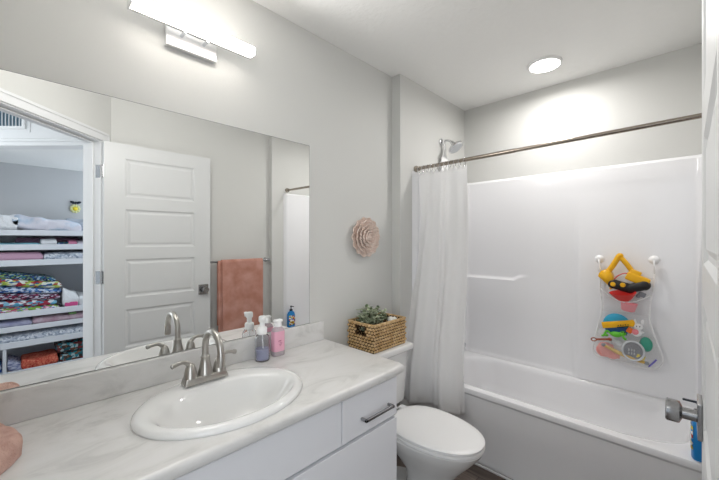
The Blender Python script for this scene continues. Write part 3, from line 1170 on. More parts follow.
obj('dark_leaves', lfd, M['leafd'], pl, smooth=True, mods=(('SOLIDIFY', {'thickness': 0.0008}),), label='dark green leaves')
bm = NB()
for k in range(5):
    blob(bm, (0.17 + random.uniform(-0.012, 0.012), 1.585 + k * 0.014, BZ1 - 0.01 + random.uniform(-0.004, 0.004)), (0.02, 0.012, 0.015), 10, lump=0.35)
blob(bm, (0.165, 1.61, BZ0 + 0.07), (0.025, 0.045, 0.066), 14, lump=0.15)
o = obj('washcloth', bm, mat('white_terry', '#eeece6', 0.9, bump=0.4, bscale=300), smooth=True, at=(0.165, 1.61, BZ0 + 0.006))
tag(o, 'small crumpled white cloth tucked in the right end of the basket', 'cloth')

# ceramic flower on the wall
FLY, FLZ = 1.535, 1.378
fl = thing('wall_flower', 'blush pink layered petal flower decoration on the wall above the toilet', 'wall decoration', (0, FLY, FLZ))
bm = NB()
for ri, (rad, n_, pl_, pw, hgt, tilt) in enumerate(((0.112, 14, 0.045, 0.0235, 0.004, 10), (0.093, 13, 0.042, 0.0215, 0.014, 20), (0.075, 12, 0.038, 0.0195, 0.024, 30), (0.058, 10, 0.034, 0.0175, 0.033, 40),
                                                    (0.042, 8, 0.03, 0.0155, 0.040, 50), (0.027, 7, 0.025, 0.012, 0.045, 60), (0.014, 5, 0.019, 0.009, 0.048, 70))):
    rad, pl_, pw = rad * 1.14, pl_ * 1.2, pw * 1.2
    for k in range(n_):
        a = 2 * PI * (k + 0.5 * (ri % 2)) / n_ + ri * 0.1
        rd_ = Vector((0, math.cos(a), math.sin(a)))
        tg = Vector((0, -math.sin(a), math.cos(a)))
        out = Vector((1, 0, 0))
        tr = math.radians(tilt)
        d = rd_ * math.cos(tr) + out * math.sin(tr)
        n2 = out * math.cos(tr) - rd_ * math.sin(tr)
        p = Vector((0.004 + hgt * 0.75, FLY, FLZ)) + rd_ * (rad - pl_ * math.cos(tr))
        NU, NV = 6, 6
        vs = []
        for i in range(NU + 1):
            t_ = i / NU
            wd = pw * (0.55 + 0.45 * math.sin(PI * min(1, t_ * 0.75 + 0.1))) * (1 if t_ < 0.8 else math.sqrt(max(0.02, 1 - ((t_ - 0.8) / 0.2) ** 2)) * 0.95 + 0.05)
            vs.append([bm.verts.new(p + d * pl_ * t_ + tg * wd * (j / NV * 2 - 1) + n2 * (0.010 * (j / NV * 2 - 1) ** 2 + 0.006 * t_ ** 3)) for j in range(NV + 1)])
        for i in range(NU):
            for j in range(NV):
                bm.faces.new((vs[i][j], vs[i][j + 1], vs[i + 1][j + 1], vs[i + 1][j]))
obj('petals', bm, M['rose'], fl, smooth=True, mods=(('SOLIDIFY', {'thickness': 0.0022}),))
bm = NB(); lathe(bm, [(0, 0), (0.075, 0), (0.07, 0.012), (0.03, 0.03), (0, 0.034)], aim((0, FLY, FLZ), (1, 0, 0)), 24, False, False); obj('backing', bm, M['rose'], fl, smooth=40)

# ------------------------------------------------------------------ bottles on the counter
b1 = thing('soap_dispenser', 'clear round soap dispenser half full of lavender soap with white foam pump', 'soap bottle', (0.066, 0.797, CT1 + 0.001))
bx_, by_, bz_ = b1.location
bm = NB()
lathe(bm, [(0, 0), (.029, 0), (.032, .004), (.0325, .012), (.0325, .098), (.031, .108), (.024, .117), (.0185, .121), (.0185, .128), (.0165, .128), (.0165, .119), (.022, .114), (.029, .106), (.0303, .098), (.0303, .012), (.0290, .006), (0, .006)], T(bx_, by_, bz_), 32, False, False)
obj('bottle', bm, M['glass'], b1, smooth=40, label='clear plastic bottle')
bm = NB(); lathe(bm, [(0, .0065), (.0285, .0065), (.0298, .012), (.0298, .054), (0, .054)], T(bx_, by_, bz_), 32, False, False)
obj('liquid_soap', bm, M['lav'], b1, smooth=40, label='lavender liquid soap')
bm = NB()
lathe(bm, [(0, .121), (.0215, .121), (.0215, .146), (.019, .150), (.013, .152), (.0115, .156), (.0115, .174), (.0155, .176), (.0165, .180), (.0165, .196), (.014, .201), (0, .202)], T(bx_, by_, bz_), 28, False, False)
pm = obj('pump', bm, M['plastic'], b1, smooth=40)
bm = NB(); box(bm, (bx_ + 0.0, by_ - 0.008, bz_ + 0.183), (bx_ + 0.042, by_ + 0.008, bz_ + 0.198), 0.005, 3); box(bm, (bx_ + 0.032, by_ - 0.0055, bz_ + 0.174), (bx_ + 0.042, by_ + 0.0055, bz_ + 0.188), 0.003, 2)
obj('pump_nozzle', bm, M['plastic'], pm, smooth=50)
bm = NB(); tube(bm, [(bx_, by_, bz_ + 0.125), (bx_ + 0.004, by_ + 0.004, bz_ + 0.012)], 0.0028, 8); obj('dip_tube', bm, M['plastic'], b1, smooth=50)

b2 = thing('lotion_bottle', 'pink labelled bottle with white flip cap behind the clear soap dispenser', 'bottle', (0.056, 0.885, CT1 + 0.001))
cx, cy, cz = b2.location


def slab_ring(cx, cy, a, b, z, e=4, n=40):
    return [(cx + a * math.copysign(abs(math.cos(2 * PI * i / n)) ** (2 / e), math.cos(2 * PI * i / n)), cy + b * math.copysign(abs(math.sin(2 * PI * i / n)) ** (2 / e), math.sin(2 * PI * i / n)), z) for i in range(n)]


bm = NB()
loft(bm, [slab_ring(cx, cy, a_, b_, cz + z, e) for z, a_, b_, e in ((0, .019, .027, 4), (.004, .021, .029, 4), (.115, .021, .029, 4), (.126, .019, .026, 3), (.133, .014, .016, 2), (.142, .012, .012, 2))])
obj('bottle', bm, mat('pale_clear', '#f0e4ea', 0.08, trans=0.5, ior=1.3), b2, smooth=40, label='translucent bottle')
bm = NB()
loft(bm, [slab_ring(cx, cy, .0215, .0295, cz + z, 4) for z in (.022, .116)])
lb = obj('label_band', bm, M['pinkp'], b2, smooth=40, label='pink label')
bm = NB()   # the small dark pink printed emblem
for (y, z, w_, h_) in ((-.006, .072, .012, .002), (-.009, .066, .003, .008), (-.003, .060, .007, .002), (.001, .064, .002, .01), (.004, .058, .006, .003), (-.008, .053, .014, .002), (-.004, .047, .008, .002)):
    box(bm, (cx + .0214, cy + y, cz + z), (cx + .0219, cy + y + w_, cz + z + h_))
obj('printed_emblem', bm, M['pinkd'], lb, label='dark pink printed emblem')
bm = NB()
lathe(bm, [(0, .137), (.0185, .137), (.0185, .150), (.0165, .153), (.0165, .160), (.012, .163), (0, .163)], T(cx, cy, cz), 24, False, False)
box(bm, (cx - 0.012, cy - 0.02, cz + 0.156), (cx + 0.014, cy + 0.02, cz + 0.170), 0.005, 3)
obj('cap', bm, M['plastic'], b2, smooth=40)

# blue bottle at the right front corner of the tub rim
b3 = thing('shampoo_bottle', 'bright blue pump bottle standing on the tub rim behind the door knob', 'bottle', (1.492, 2.01, TZ + 0.001))
cx, cy, cz = b3.location
bm = NB()
loft(bm, [slab_ring(cx, cy, a_, b_, cz + z * .88, e) for z, a_, b_, e in ((0, .021, .040, 3), (.006, .0235, .044, 3), (.05, .0235, .044, 3), (.165, .0225, .042, 3), (.19, .02, .034, 2.6), (.203, .014, .018, 2), (.212, .012, .012, 2))])
obj('bottle', bm, M['blue'], b3, smooth=40)
lbm = printed('shampoo_label', ['#e9edf0', '#23508a', '#d8c23a', '#b3392f', '#1e86cf', '#f2f2f0'], 70)
bm = NB()
loft(bm, [[(cx + (.0242) * math.copysign(abs(math.cos(a)) ** (2 / 3), math.cos(a)), cy + .0447 * math.copysign(abs(math.sin(a)) ** (2 / 3), math.sin(a)), cz + z * .88) for a in [PI * (0.72 + 0.56 * i / 24) for i in range(25)]] for z in (.045, .155)], False, False, closed=False)
obj('label_band', bm, lbm, b3, smooth=True, mods=(('SOLIDIFY', {'thickness': 0.0006}),), label='small multicoloured label')
bm = NB()
lathe(bm, [(0, .208), (.016, .208), (.016, .224), (.007, .228), (.005, .232), (.005, .252), (.009, .253), (.009, .264), (0, .266)], T(cx, cy, cz) @ Matrix.Diagonal((1, 1, .88, 1)), 20, False, False)
box(bm, (cx - 0.05, cy - 0.012, cz + 0.227), (cx + 0.006, cy + 0.004, cz + 0.234), 0.003, 2)
obj('pump', bm, M['navy'], b3, smooth=40, label='dark navy pump')

# ------------------------------------------------------------------ towels
tr_ = thing('towel_bar', 'satin metal towel bar on the wall behind the open door, seen in mirror', 'towel bar', (XW, 1.47, 1.165))
TBX = XW - 0.062
bm = NB(); tube(bm, [(TBX, 1.165, 1.165), (TBX, 1.785, 1.165)], 0.0085, 14); obj('bar', bm, M['steel'], tr_, smooth=40)
for y in (1.175, 1.775):
    bm = NB()
    lathe(bm, [(0, 0), (.022, 0), (.022, .006), (.010, .01), (.0095, .045), (.013, .049), (.014, .06), (.012, .073), (0, .074)], aim((XW, y, 1.165), (-1, 0, 0)), 22, False, False)
    obj('bracket', bm, M['steel'], tr_, smooth=40)
tw = thing('bath_towel', 'dusty rose bath towel folded over the towel bar, reflected in the mirror', 'towel', (TBX, 1.49, 0.45))


def towel_fn(y0, y1, zf, zb_, off, ph):
    def fn(u, v):
        y = y0 + (y1 - y0) * u
        Lf = 1.165 - zf
        Lb = 1.165 - zb_
        tot = Lf + 0.05 + Lb
        d = v * tot
        rr_ = 0.0125 + off
        wob = 0.006 * math.sin(u * 9 + ph) + 0.004 * math.sin(u * 21 + ph * 2)
        if d < Lf:
            h = d / Lf
            return (TBX - rr_ - (wob + 0.004) * (1 - h) * 1.0 - 0.004 * (1 - h), y + 0.006 * (1 - h) * math.sin(5 * u), zf + d)
        d -= Lf
        if d < 0.05:
            a = PI - d / 0.05 * PI
            return (TBX + rr_ * math.cos(a), y, 1.165 + rr_ * math.sin(a))
        d -= 0.05
        return (TBX + rr_ + 0.3 * wob * d / Lb, y, 1.165 - d)
    return fn


bm = NB(); grid(bm, 44, 70, towel_fn(1.30, 1.705, 0.47, 0.55, 0.006, 0.4))
obj('outer_fold', bm, M['towel'], tw, smooth=True, mods=(('SOLIDIFY', {'thickness': 0.006}),))
bm = NB(); grid(bm, 30, 60, towel_fn(1.268, 1.52, 0.475, 0.6, -0.001, 2.0))
obj('inner_fold', bm, M['towel'], tw, smooth=True, mods=(('SOLIDIFY', {'thickness': 0.005}),))

# hand towel heaped in the left corner of the counter
def heap(u, v):
    """u along x from the backsplash out, v round the section from the side wall over the top to the right edge"""
    x = 0.026 + 0.315 * u
    h = 0.010 + 0.050 * sstep(0.30, 0.0, u) + 0.046 * sstep(1.0, 0.62, u) ** 0.6
    ye = -0.034 + 0.053 * sstep(0.05, 0.62, u) - 0.045 * sstep(0.66, 1.0, u)
    y0 = -0.112
    a = PI * (1 - v)
    yc, hw = (y0 + ye) / 2, (ye - y0) / 2
    c_, s_ = math.cos(a), math.sin(a)
    y = yc + hw * math.copysign(abs(c_) ** 0.5, c_)
    z = CT1 + 0.002 + h * abs(s_) ** 0.45
    nz = noise.noise(Vector((x * 22, y * 22, 3.0)))
    z += 0.007 * nz * abs(s_)
    if c_ > 0:
        y += 0.005 * noise.noise(Vector((x * 30, z * 30, 7.0)))
    return (x, max(y, -0.114), z)


bm = NB()
grid(bm, 50, 40, heap)
bmesh.ops.holes_fill(bm, edges=[e_ for e_ in bm.edges if e_.is_boundary], sides=0)
o = obj('hand_towel', bm, M['towel_l'], smooth=50, at=(0.18, -0.06, CT1 + 0.002))
tag(o, 'pale rose hand towel heaped in the left corner of the countertop', 'towel')

# ------------------------------------------------------------------ bath toy bag on the surround
BYW = 2.640      # plane of the netting
bag = thing('toy_bag', 'stocking shaped white net bag of bath toys stuck to the surround', 'toy bag', (1.17, BYW, 0.6))
OUT = [(1.059, 1.141), (1.052, 1.044), (1.062, 0.917), (1.027, 0.73), (1.014, 0.66), (1.040, 0.612), (1.18, 0.600), (1.298, 0.596), (1.340, 0.618), (1.355, 0.668), (1.322, 0.777), (1.296, 0.89), (1.303, 1.01), (1.316, 1.1), (1.318, 1.159)]
path = smooth_path([(x, BYW, z) for x, z in OUT], 5)
bm = NB(); tube(bm, path, 0.0045, 8); obj('binding', bm, M['plastic'], bag, smooth=True, label='white fabric binding')


def span(z):
    xs = []
    for a, b in zip(path[:-1], path[1:]):
        if (a.z - z) * (b.z - z) <= 0 and abs(a.z - b.z) > 1e-6:
            xs.append(a.x + (b.x - a.x) * (z - a.z) / (b.z - a.z))
    return (min(xs), max(xs)) if len(xs) > 1 else None


def net_sheet(z0, z1, bulge, y):
    bm = NB()

    def fn(u, v):
        z = z0 + (z1 - z0) * v
        s = span(z) or span(z + 0.004) or (1.15, 1.2)
        x = s[0] + (s[1] - s[0]) * u
        return (x, y - bulge * math.sin(PI * u) * math.sin(PI * (0.12 + 0.76 * (1 - v)) if bulge else 0), z)
    grid(bm, 24, 20, fn)
    return bm


obj('net_back', net_sheet(0.604, 1.135, 0.0, BYW + 0.006), M['net'], bag, smooth=True)
obj('upper_pocket', net_sheet(0.91, 1.00, 0.040, BYW - 0.012), M['net'], bag, smooth=True)
obj('lower_pocket', net_sheet(0.605, 0.79, 0.045, BYW - 0.016), M['net'], bag, smooth=True)
pk = []
for i in range(13):
    u = i / 12
    pk.append((1.054 + 0.249 * u, BYW - 0.012 - 0.032 * math.sin(PI * u), 1.055 - 0.062 * math.sin(PI * u) - 0.022 * u))
bm = NB(); tube(bm, pk, 0.003, 6); obj('pocket_hem', bm, M['plastic'], bag, smooth=True)
for x, z, zt, dx in ((1.046, 1.236, 1.141, 0.013), (1.315, 1.24, 1.159, 0.003)):
    bm = NB(); tube(bm, [(x, BYW - 0.002, z), (x + dx * 0.5, BYW, (z + zt) / 2), (x + dx, BYW, zt)], 0.004, 8); obj('strap', bm, M['plastic'], bag, smooth=True)
    bm = NB(); lathe(bm, [(0, -0.002), (.026, -0.002), (.027, .0), (.022, .006), (.012, .012), (.010, .018), (.013, .021), (.013, .026), (0, .028)], aim((x, BYW + 0.026, z), (0, -1, 0)), 24, False, False)
    obj('suction_cup', bm, M['plastic'], bag, smooth=40)

G = 'bath toys in the net bag'
YF = BYW - 0.020    # toys lie just in front of the back net
# yellow digger in the upper pocket
ex = thing('toy_excavator', 'yellow toy excavator with black tracks sticking out of the upper net pocket', 'toy', (1.19, YF, 1.05), G)
bm = NB(); box(bm, (-.045, -.024, -.018), (.05, .024, .026), 0.008, 3, T(1.238, YF, 1.122) @ R('Y', 24) @ Matrix.Diagonal((1.2, 1.1, 1.15, 1))); box(bm, (-.030, -.022, 0), (.024, .022, .050), 0.006, 2, T(1.222, YF, 1.128) @ R('Y', 24))
bd = obj('body', bm, M['yellow'], ex, smooth=40)
bm = NB(); box(bm, (-.016, -.0215, .012), (.010, .0215, .034), 0.003, 2, T(1.226, YF, 1.125) @ R('Y', 22)); obj('cab_window', bm, M['orange'], bd)
bm = NB()
for yy in (YF - .034, YF + .008):
    t_ = [(1.128, 1.086), (1.205, 1.066), (1.275, 1.090)]
    for (xa, za), (xb, zb2) in zip(t_[:-1], t_[1:]):
        tube(bm, [(xa, yy + 0.007, za), (xb, yy + 0.007, zb2)], 0.014, 14, flat=1.85)
    for xa, za in t_:
        blob(bm, (xa, yy + 0.007, za), (0.029, 0.014, 0.027), 14)
obj('tracks', bm, M['hand'], ex, smooth=50, label='black tracks')
for xa, za in ((1.176, 1.088), (1.128, 1.088)):
    bm = NB(); lathe(bm, [(0, 0), (.014, 0), (.013, .006), (0, .008)], aim((xa, YF - 0.043, za), (0, -1, 0)), 16, False, False); obj('wheel', bm, M['yellow'], ex, smooth=40, label='yellow wheel')
bm = NB()
tube(bm, smooth_path([(1.092, YF, 1.150), (1.125, YF, 1.205), (1.150, YF, 1.255), (1.163, YF, 1.268)], 4), 0.016, 10)
tube(bm, smooth_path([(1.163, YF - 0.004, 1.250), (1.185, YF - 0.004, 1.222), (1.205, YF, 1.190), (1.224, YF, 1.155)], 4), 0.0145, 10)
blob(bm, (1.160, YF, 1.262), (.016, .014, .016), 12)
obj('boom', bm, M['yellow'], ex, smooth=50)
bm = NB()
def buck(u, v):
    a = math.radians(20 + 215 * u)
    r_ = 0.040 + 0.006 * math.sin(a)
    return (1.088 - r_ * math.cos(a) * 0.95, YF - 0.028 + 0.056 * v, 1.112 + r_ * math.sin(a) * 1.35)
grid(bm, 22, 6, buck)
for yy in (0.0, 1.0):
    ring = [bm.verts.new(buck(i / 22, yy)) for i in range(23)]
    bm.faces.new(ring)
for k in range(4):
    box(bm, (1.108, YF - 0.026 + k * 0.0145, 1.052), (1.119, YF - 0.018 + k * 0.0145, 1.075), 0.002, 1)
obj('scoop', bm, M['yellow'], ex, smooth=40, mods=(('SOLIDIFY', {'thickness': 0.003}),))
bm = NB(); tube(bm, smooth_path([(1.132, YF - 0.016, 1.118), (1.150, YF - 0.02, 1.140), (1.178, YF - 0.02, 1.156), (1.205, YF - 0.014, 1.158)], 5), 0.003, 8); obj('hose', bm, M['red'], ex, smooth=True, label='thin red hose')

# red bucket, pink cup and grey piece in the upper pocket
bm = NB(); lathe(bm, [(0, -.024), (.025, -.024), (.04, -.006), (.056, .022), (.058, .026), (.053, .024), (.038, -.002), (.022, -.018), (0, -.018)], T(1.178, YF - 0.030, 1.016) @ R('Y', -6) @ R('X', 30) @ Matrix.Diagonal((1.15, 0.5, 1.15, 1)), 28, False, False)
o = obj('toy_bucket', bm, M['red'], smooth=40, at=(1.176, YF, 0.985)); tag(o, 'red toy bowl in the upper net pocket under the excavator', 'toy', G)
bm = NB(); lathe(bm, [(0, -.03), (.022, -.03), (.029, -.024), (.037, .026), (.034, .026), (.027, -.02), (0, -.025)], T(1.200, YF - 0.006, 0.956) @ R('Y', 8) @ Matrix.Diagonal((1.15, 0.6, 1, 1)), 26, False, False)
o = obj('toy_cup', bm, M['pink'], smooth=40, at=(1.197, YF, 0.93)); tag(o, 'pink toy cup showing through the netting below the red bowl', 'toy', G)
bm = NB(); box(bm, (-.018, -.012, -.014), (.018, .012, .014), 0.006, 3, T(1.262, YF, 1.034) @ R('Y', 20)); blob(bm, (1.245, YF, 1.024), (.012, .011, .012), 10)
o = obj('toy_block', bm, M['grey'], smooth=40, at=(1.262, YF, 1.02)); tag(o, 'small grey toy piece at the right of the red bowl', 'toy', G)

# lower pocket
dk = thing('toy_dish', 'round cyan and blue toy dish standing in the lower pocket', 'toy', (1.141, YF, 0.78), G)
bm = NB(); lathe(bm, [(0, 0), (.062, 0), (.070, .006), (.066, .010), (.05, .014), (0, .016)], aim((1.141, YF + 0.006, 0.833), (0, -1, 0)), 32, False, False); obj('dish', bm, M['cyan'], dk, smooth=40)
bm = NB(); box(bm, (-.055, -.004, -.05), (.052, .004, -.002), 0.004, 2, T(1.141, YF - 0.012, 0.828)); obj('panel', bm, M['deepb'], dk, smooth=40, label='deep blue lower half')
yb = thing('toy_ruler', 'flat yellow toy bar with black markings lying across the cyan dish', 'toy', (1.146, YF - 0.02, 0.83), G)
MT = T(1.146, YF - 0.024, 0.842) @ R('Y', -14)
bm = NB(); box(bm, (-.078, -.006, -.019), (.072, .006, .019), 0.003, 2, MT); blob(bm, MT @ Vector((.074, 0, .0)), (.014, .008, .022), 12); obj('bar', bm, M['yellow'], yb, smooth=40)
bm = NB()
for k in range(5):
    box(bm, (.002 + k * .012, -.0068, -.010), (.009 + k * .012, -.0058, -.005 + .002 * (k % 2)), mtx=MT)
box(bm, (-.004, -.0068, -.019), (.055, -.0058, -.014), mtx=MT)
obj('black_marks', bm, M['hand'], yb)
fg = thing('toy_frog', 'bright green toy frog under the yellow bar', 'toy', (1.13, YF - 0.02, 0.76), G)
bm = NB()
blob(bm, (1.14, YF - 0.022, 0.778), (.03, .013, .018), 14)
blob(bm, (1.175, YF - 0.022, 0.79), (.016, .012, .014), 12)
for s in (-1, 1):
    tube(bm, smooth_path([(1.13 + s * 0.012, YF - 0.024, 0.775), (1.13 + s * 0.035, YF - 0.024, 0.792), (1.13 + s * 0.05, YF - 0.024, 0.762), (1.13 + s * 0.062, YF - 0.024, 0.757)], 4), 0.0065, 8)
blob(bm, (1.09, YF - 0.022, 0.765), (.014, .009, .009), 10)
obj('frog_body', bm, M['green'], fg, smooth=True)
for xx in (1.171, 1.184):
    bm = NB(); blob(bm, (xx, YF - 0.031, 0.798), (.004, .004, .004), 8); obj('eye', bm, M['hand'], fg, smooth=True)
bm = NB(); box(bm, (-.014, -.008, -.016), (.014, .008, .016), 0.004, 2, T(1.207, YF - 0.022, 0.815) @ R('Y', 25)); o = obj('toy_brick', bm, M['orange'], smooth=40, at=(1.207, YF, 0.80)); tag(o, 'small orange toy brick at the right end of the yellow bar', 'toy', G)
rb = thing('toy_rabbit', 'white and pink toy rabbit at the upper right of the lower pocket', 'toy', (1.247, YF - 0.015, 0.79), G)
bm = NB(); blob(bm, (1.247, YF - 0.02, 0.842), (.022, .014, .020), 14); blob(bm, (1.240, YF - 0.018, 0.806), (.024, .014, .024), 14)
for xx, tx in ((1.238, -.006), (1.258, .008)):
    blob(bm, (xx + tx, YF - 0.018, 0.870), (.007, .006, .018), 10, R('Y', 300 * tx))
blob(bm, (1.222, YF - 0.02, 0.80), (.014, .007, .007), 8); blob(bm, (1.262, YF - 0.02, 0.812), (.013, .007, .007), 8)
obj('rabbit_body', bm, M['plastic'], rb, smooth=True)
bm = NB(); blob(bm, (1.234, YF - 0.030, 0.812), (.017, .007, .017), 10); obj('belly', bm, M['pink'], rb, smooth=True, label='pink belly')
for xx in (1.240, 1.255):
    bm = NB(); blob(bm, (xx, YF - 0.0335, 0.847), (.0028, .002, .0035), 8); obj('eye', bm, M['hand'], rb, smooth=True)
kb = NB()
MT = T(1.062, YF - 0.034, 0.734) @ R('Y', -12)
box(kb, (-.02, -.003, -.0065), (.05, .003, .0065), 0.002, 2, MT)
tube(kb, [MT @ Vector((-.034 + .014 * math.cos(a), 0, .010 * math.sin(a))) for a in [2 * PI * i / 16 for i in range(16)]], 0.0035, 8, True)
blob(kb, MT @ Vector((.05, 0, 0)), (.012, .005, .010), 10)
o = obj('toy_key', kb, M['brown'], smooth=40, at=(1.062, YF - 0.034, 0.72)); tag(o, 'reddish brown stick with a looped end poking out left of the net bag', 'toy', G)
bm = NB()
blob(bm, (1.085, YF - 0.002, 0.665), (.046, .013, .048), 18, R('Y', 30), 0.25)
blob(bm, (1.125, YF - 0.002, 0.640), (.036, .012, .024), 14, None, 0.3)
o = obj('toy_fish', bm, M['salmon'], smooth=True, at=(1.09, YF, 0.62)); tag(o, 'salmon pink soft toy at the bottom left of the lower pocket', 'toy', G)
pd = thing('toy_paddle', 'long tan toy stick with dark ends slanting across the lower pocket', 'toy', (1.18, YF - 0.02, 0.64), G)
bm = NB(); tube(bm, [(1.082, YF - 0.018, 0.697), (1.15, YF - 0.018, 0.668), (1.22, YF - 0.018, 0.645), (1.278, YF - 0.016, 0.636)], [0.008, 0.012, 0.011, 0.008], 10); obj('shaft', bm, M['tan'], pd, smooth=60)
for p_ in ((1.078, YF - 0.018, 0.699), (1.284, YF - 0.016, 0.634)):
    bm = NB(); blob(bm, p_, (.014, .010, .011), 12); obj('end_knob', bm, M['grey'], pd, smooth=True, label='dark grey end')
st = thing('toy_strainer', 'round grey toy strainer with pale rim in front of the lower pocket', 'toy', (1.224, YF - 0.03, 0.635), G)
bm = NB(); tube(bm, [(1.224 + .051 * math.cos(a), YF - 0.034, 0.697 + .056 * math.sin(a)) for a in [2 * PI * i / 36 for i in range(36)]], 0.0055, 8, True); obj('rim', bm, M['lgrey'], st, smooth=True, label='pale grey rim')
bm = NB(); lathe(bm, [(.050, 0), (.047, .008), (.035, .016), (0, .02)], aim((1.224, YF - 0.034, 0.697), (0, 1, 0)) @ Matrix.Diagonal((1, 1.08, 1, 1)), 30, False, False); obj('bowl', bm, M['grey'], st, smooth=True)
bm = NB()
for k in range(6):
    box(bm, (1.200 + (k % 3) * 0.013, YF - 0.0285, 0.672 + (k // 3) * 0.02), (1.206 + (k % 3) * 0.013, YF - 0.016, 0.684 + (k // 3) * 0.02), 0.001, 1)
obj('strainer_holes', bm, M['lgrey'], st)
bm = NB(); blob(bm, (1.281, YF - 0.006, 0.742), (.031, .022, .044), 20); o = obj('toy_ball', bm, M['teal'], smooth=True, at=(1.281, YF, 0.70)); tag(o, 'teal oval toy ball at the right side of the lower pocket', 'toy', G)
bm = NB(); box(bm, (-.02, -.009, -.013), (.02, .009, .013), 0.005, 2, T(1.258, YF - 0.012, 0.664) @ R('Y', 18)); o = obj('toy_brick', bm, M['yellow2'], smooth=40, at=(1.258, YF, 0.65)); tag(o, 'lemon yellow toy brick below the teal ball', 'toy', G)
bm = NB(); tube(bm, [(1.296, YF - 0.012, 0.618), (1.328, YF - 0.01, 0.664)], 0.0045, 10); tube(bm, [(1.292, YF - 0.012, 0.612), (1.297, YF - 0.012, 0.619)], [0.001, 0.004], 8); o = obj('toy_crayon', bm, M['purple'], smooth=40, at=(1.312, YF, 0.62)); tag(o, 'purple bath crayon in the toe of the net bag', 'toy', G)
bm = NB(); blob(bm, (1.152, YF - 0.004, 0.716), (.040, .012, .022), 14, R('Y', 20), 0.3)
o = obj('toy_whale', bm, M['lgrey'], smooth=True, at=(1.17, YF, 0.70)); tag(o, 'pale grey soft toy behind the strainer in the lower pocket', 'toy', G)

# ------------------------------------------------------------------ linen shelves seen through the doorway in the mirror
SXF = 3.0
sf = thing('linen_shelves', 'white shelving with narrow lipped shelves beyond the doorway, seen in mirror', 'shelf', (3.25, 0.1, 0))
SY0, SY1 = -0.55, 0.62
for zt, zb2 in ((1.454, 1.402), (1.319, 1.265), (1.174, 1.117), (0.695, 0.637), (0.560, 0.512), (0.419, 0.362), (0.15, 0.09)):
    bm = NB(); box(bm, (SXF, SY0, zb2), (SXF + 0.018, SY1, zt), 0.003, 1); box(bm, (SXF + 0.018, SY0, zb2 + 0.012), (3.52, SY1, zb2 + 0.03)); obj('shelf_board', bm, M['shelf'], sf)
for y in (SY0 - 0.02, SY1):
    bm = NB(); box(bm, (SXF + 0.002, y, 0), (3.54, y + 0.02, 1.47)); obj('side_panel', bm, M['shelf'], sf)
bm = NB(); box(bm, (3.52, SY0, 0), (3.54, SY1, 1.44)); obj('back_panel', bm, M['shelf'], sf)
bm = NB(); box(bm, (SXF + 0.004, -0.06, 0.0), (SXF + 0.03, -0.035, 0.365), 0.002, 1); obj('divider', bm, M['shelf'], sf)

GF = 'folded linens on the shelves'


def folded(name, label, cat, y0, y1, z0, z1, m, x0=SXF + 0.03, x1=3.33, lump=0.006, tilt=0.0, wave=0.0, group=GF):
    """a folded or piled cloth: rounded front, soft top, gentle slump"""
    bm = NB()
    rings = []
    n_ = 26
    for i in range(n_ + 1):
        u = i / n_
        e_ = min(u, 1 - u) * 2
        k = min(1, math.sqrt(max(0.0, 1 - (1 - min(1, e_ * 6)) ** 2)) * 0.35 + 0.65) if 0 < i < n_ else 0.5
        y = y0 + (y1 - y0) * u
        zc = (z0 + z1) / 2 + tilt * (u - 0.5)
        hz = (z1 - z0) / 2 * k
        r_ = []
        for j in range(20):
            a = 2 * PI * j / 20
            c_, s_ = math.cos(a), math.sin(a)
            px = (x0 + x1) / 2 + (x1 - x0) / 2 * math.copysign(abs(c_) ** 0.45, c_)
            pz = zc + hz * math.copysign(abs(s_) ** 0.6, s_)
            nz = noise.noise(Vector((px * 9, y * 11, pz * 16 + z0 * 40)))
            pz += lump * nz + wave * math.sin(u * 9 + px * 8) * (1 if s_ > 0 else 0)
            px -= 1.5 * lump * nz
            r_.append((max(px, SXF + 0.021), y, pz))
        rings.append(r_)
    loft(bm, rings)
    o = obj(name, bm, m, smooth=True, at=((x0 + x1) / 2, (y0 + y1) / 2, z0))
    return tag(o, label, cat, group)


m_tie = mat('tie_dye', '#e2e0ea', 0.9, mix='#9fbdd6', mscale=7, mramp=(0.45, 0.72), bump=0.3, bscale=30)
m_lace = mat('white_lace', '#eceef2', 0.9, bump=0.9, bscale=45)
m_pinkc = mat('mauve_cloth', '#b78da4', 0.9, mix='#a27d96', mscale=12)
m_pinkl = mat('pink_sheet', '#cba4bb', 0.9)
m_lav = mat('lavender_sheet', '#9a9cc0', 0.9, mix='#c4c6da', mscale=14)
m_flor = printed('floral_grey', ['#c9d0dd', '#dfe4ec', '#9aa5b8', '#d4dae5', '#b3bdce', '#e6eaf0'], 60)
m_tur = mat('turquoise_cloth', '#7fb7c8', 0.9)
pr = [printed('print_%d' % i, c, s * 2.3, stretch=(1, 1, 2.2)) for i, (c, s) in enumerate((
    (['#1b2748', '#2f5f9a', '#24406a', '#a9bccb', '#1f6b74', '#16203a', '#8fae5a'], 26),
    (['#a52c36', '#dfe6d8', '#9db54a', '#c4cf6a', '#e2e6e0', '#2b5f92', '#8c2a34'], 14),
    (['#b9c6de', '#2a559a', '#dfe6f0', '#4a7cb8', '#c9d4e6', '#1d2646', '#6f94c4'], 20),
    (['#4e1a30', '#bfb4c9', '#2a1f38', '#82264a', '#cfcadb', '#5a2a48'], 22),
    (['#5aa3c6', '#dfe8ee', '#7c2030', '#7fb8d2', '#a03044', '#e2e6ea'], 14),
    (['#8fb548', '#3a78b0', '#e9e4ea', '#b8446a', '#6c9a44', '#d79ab2'], 18)))]
m_red = mat('red_orange_print', '#b5332c', 0.85, mix='#dd8468', mscale=60)
m_dark = printed('teal_brown_print', ['#1f5c68', '#3b2f2c', '#28808f', '#6a4a36', '#7b2f33', '#9fb4b8'], 45)

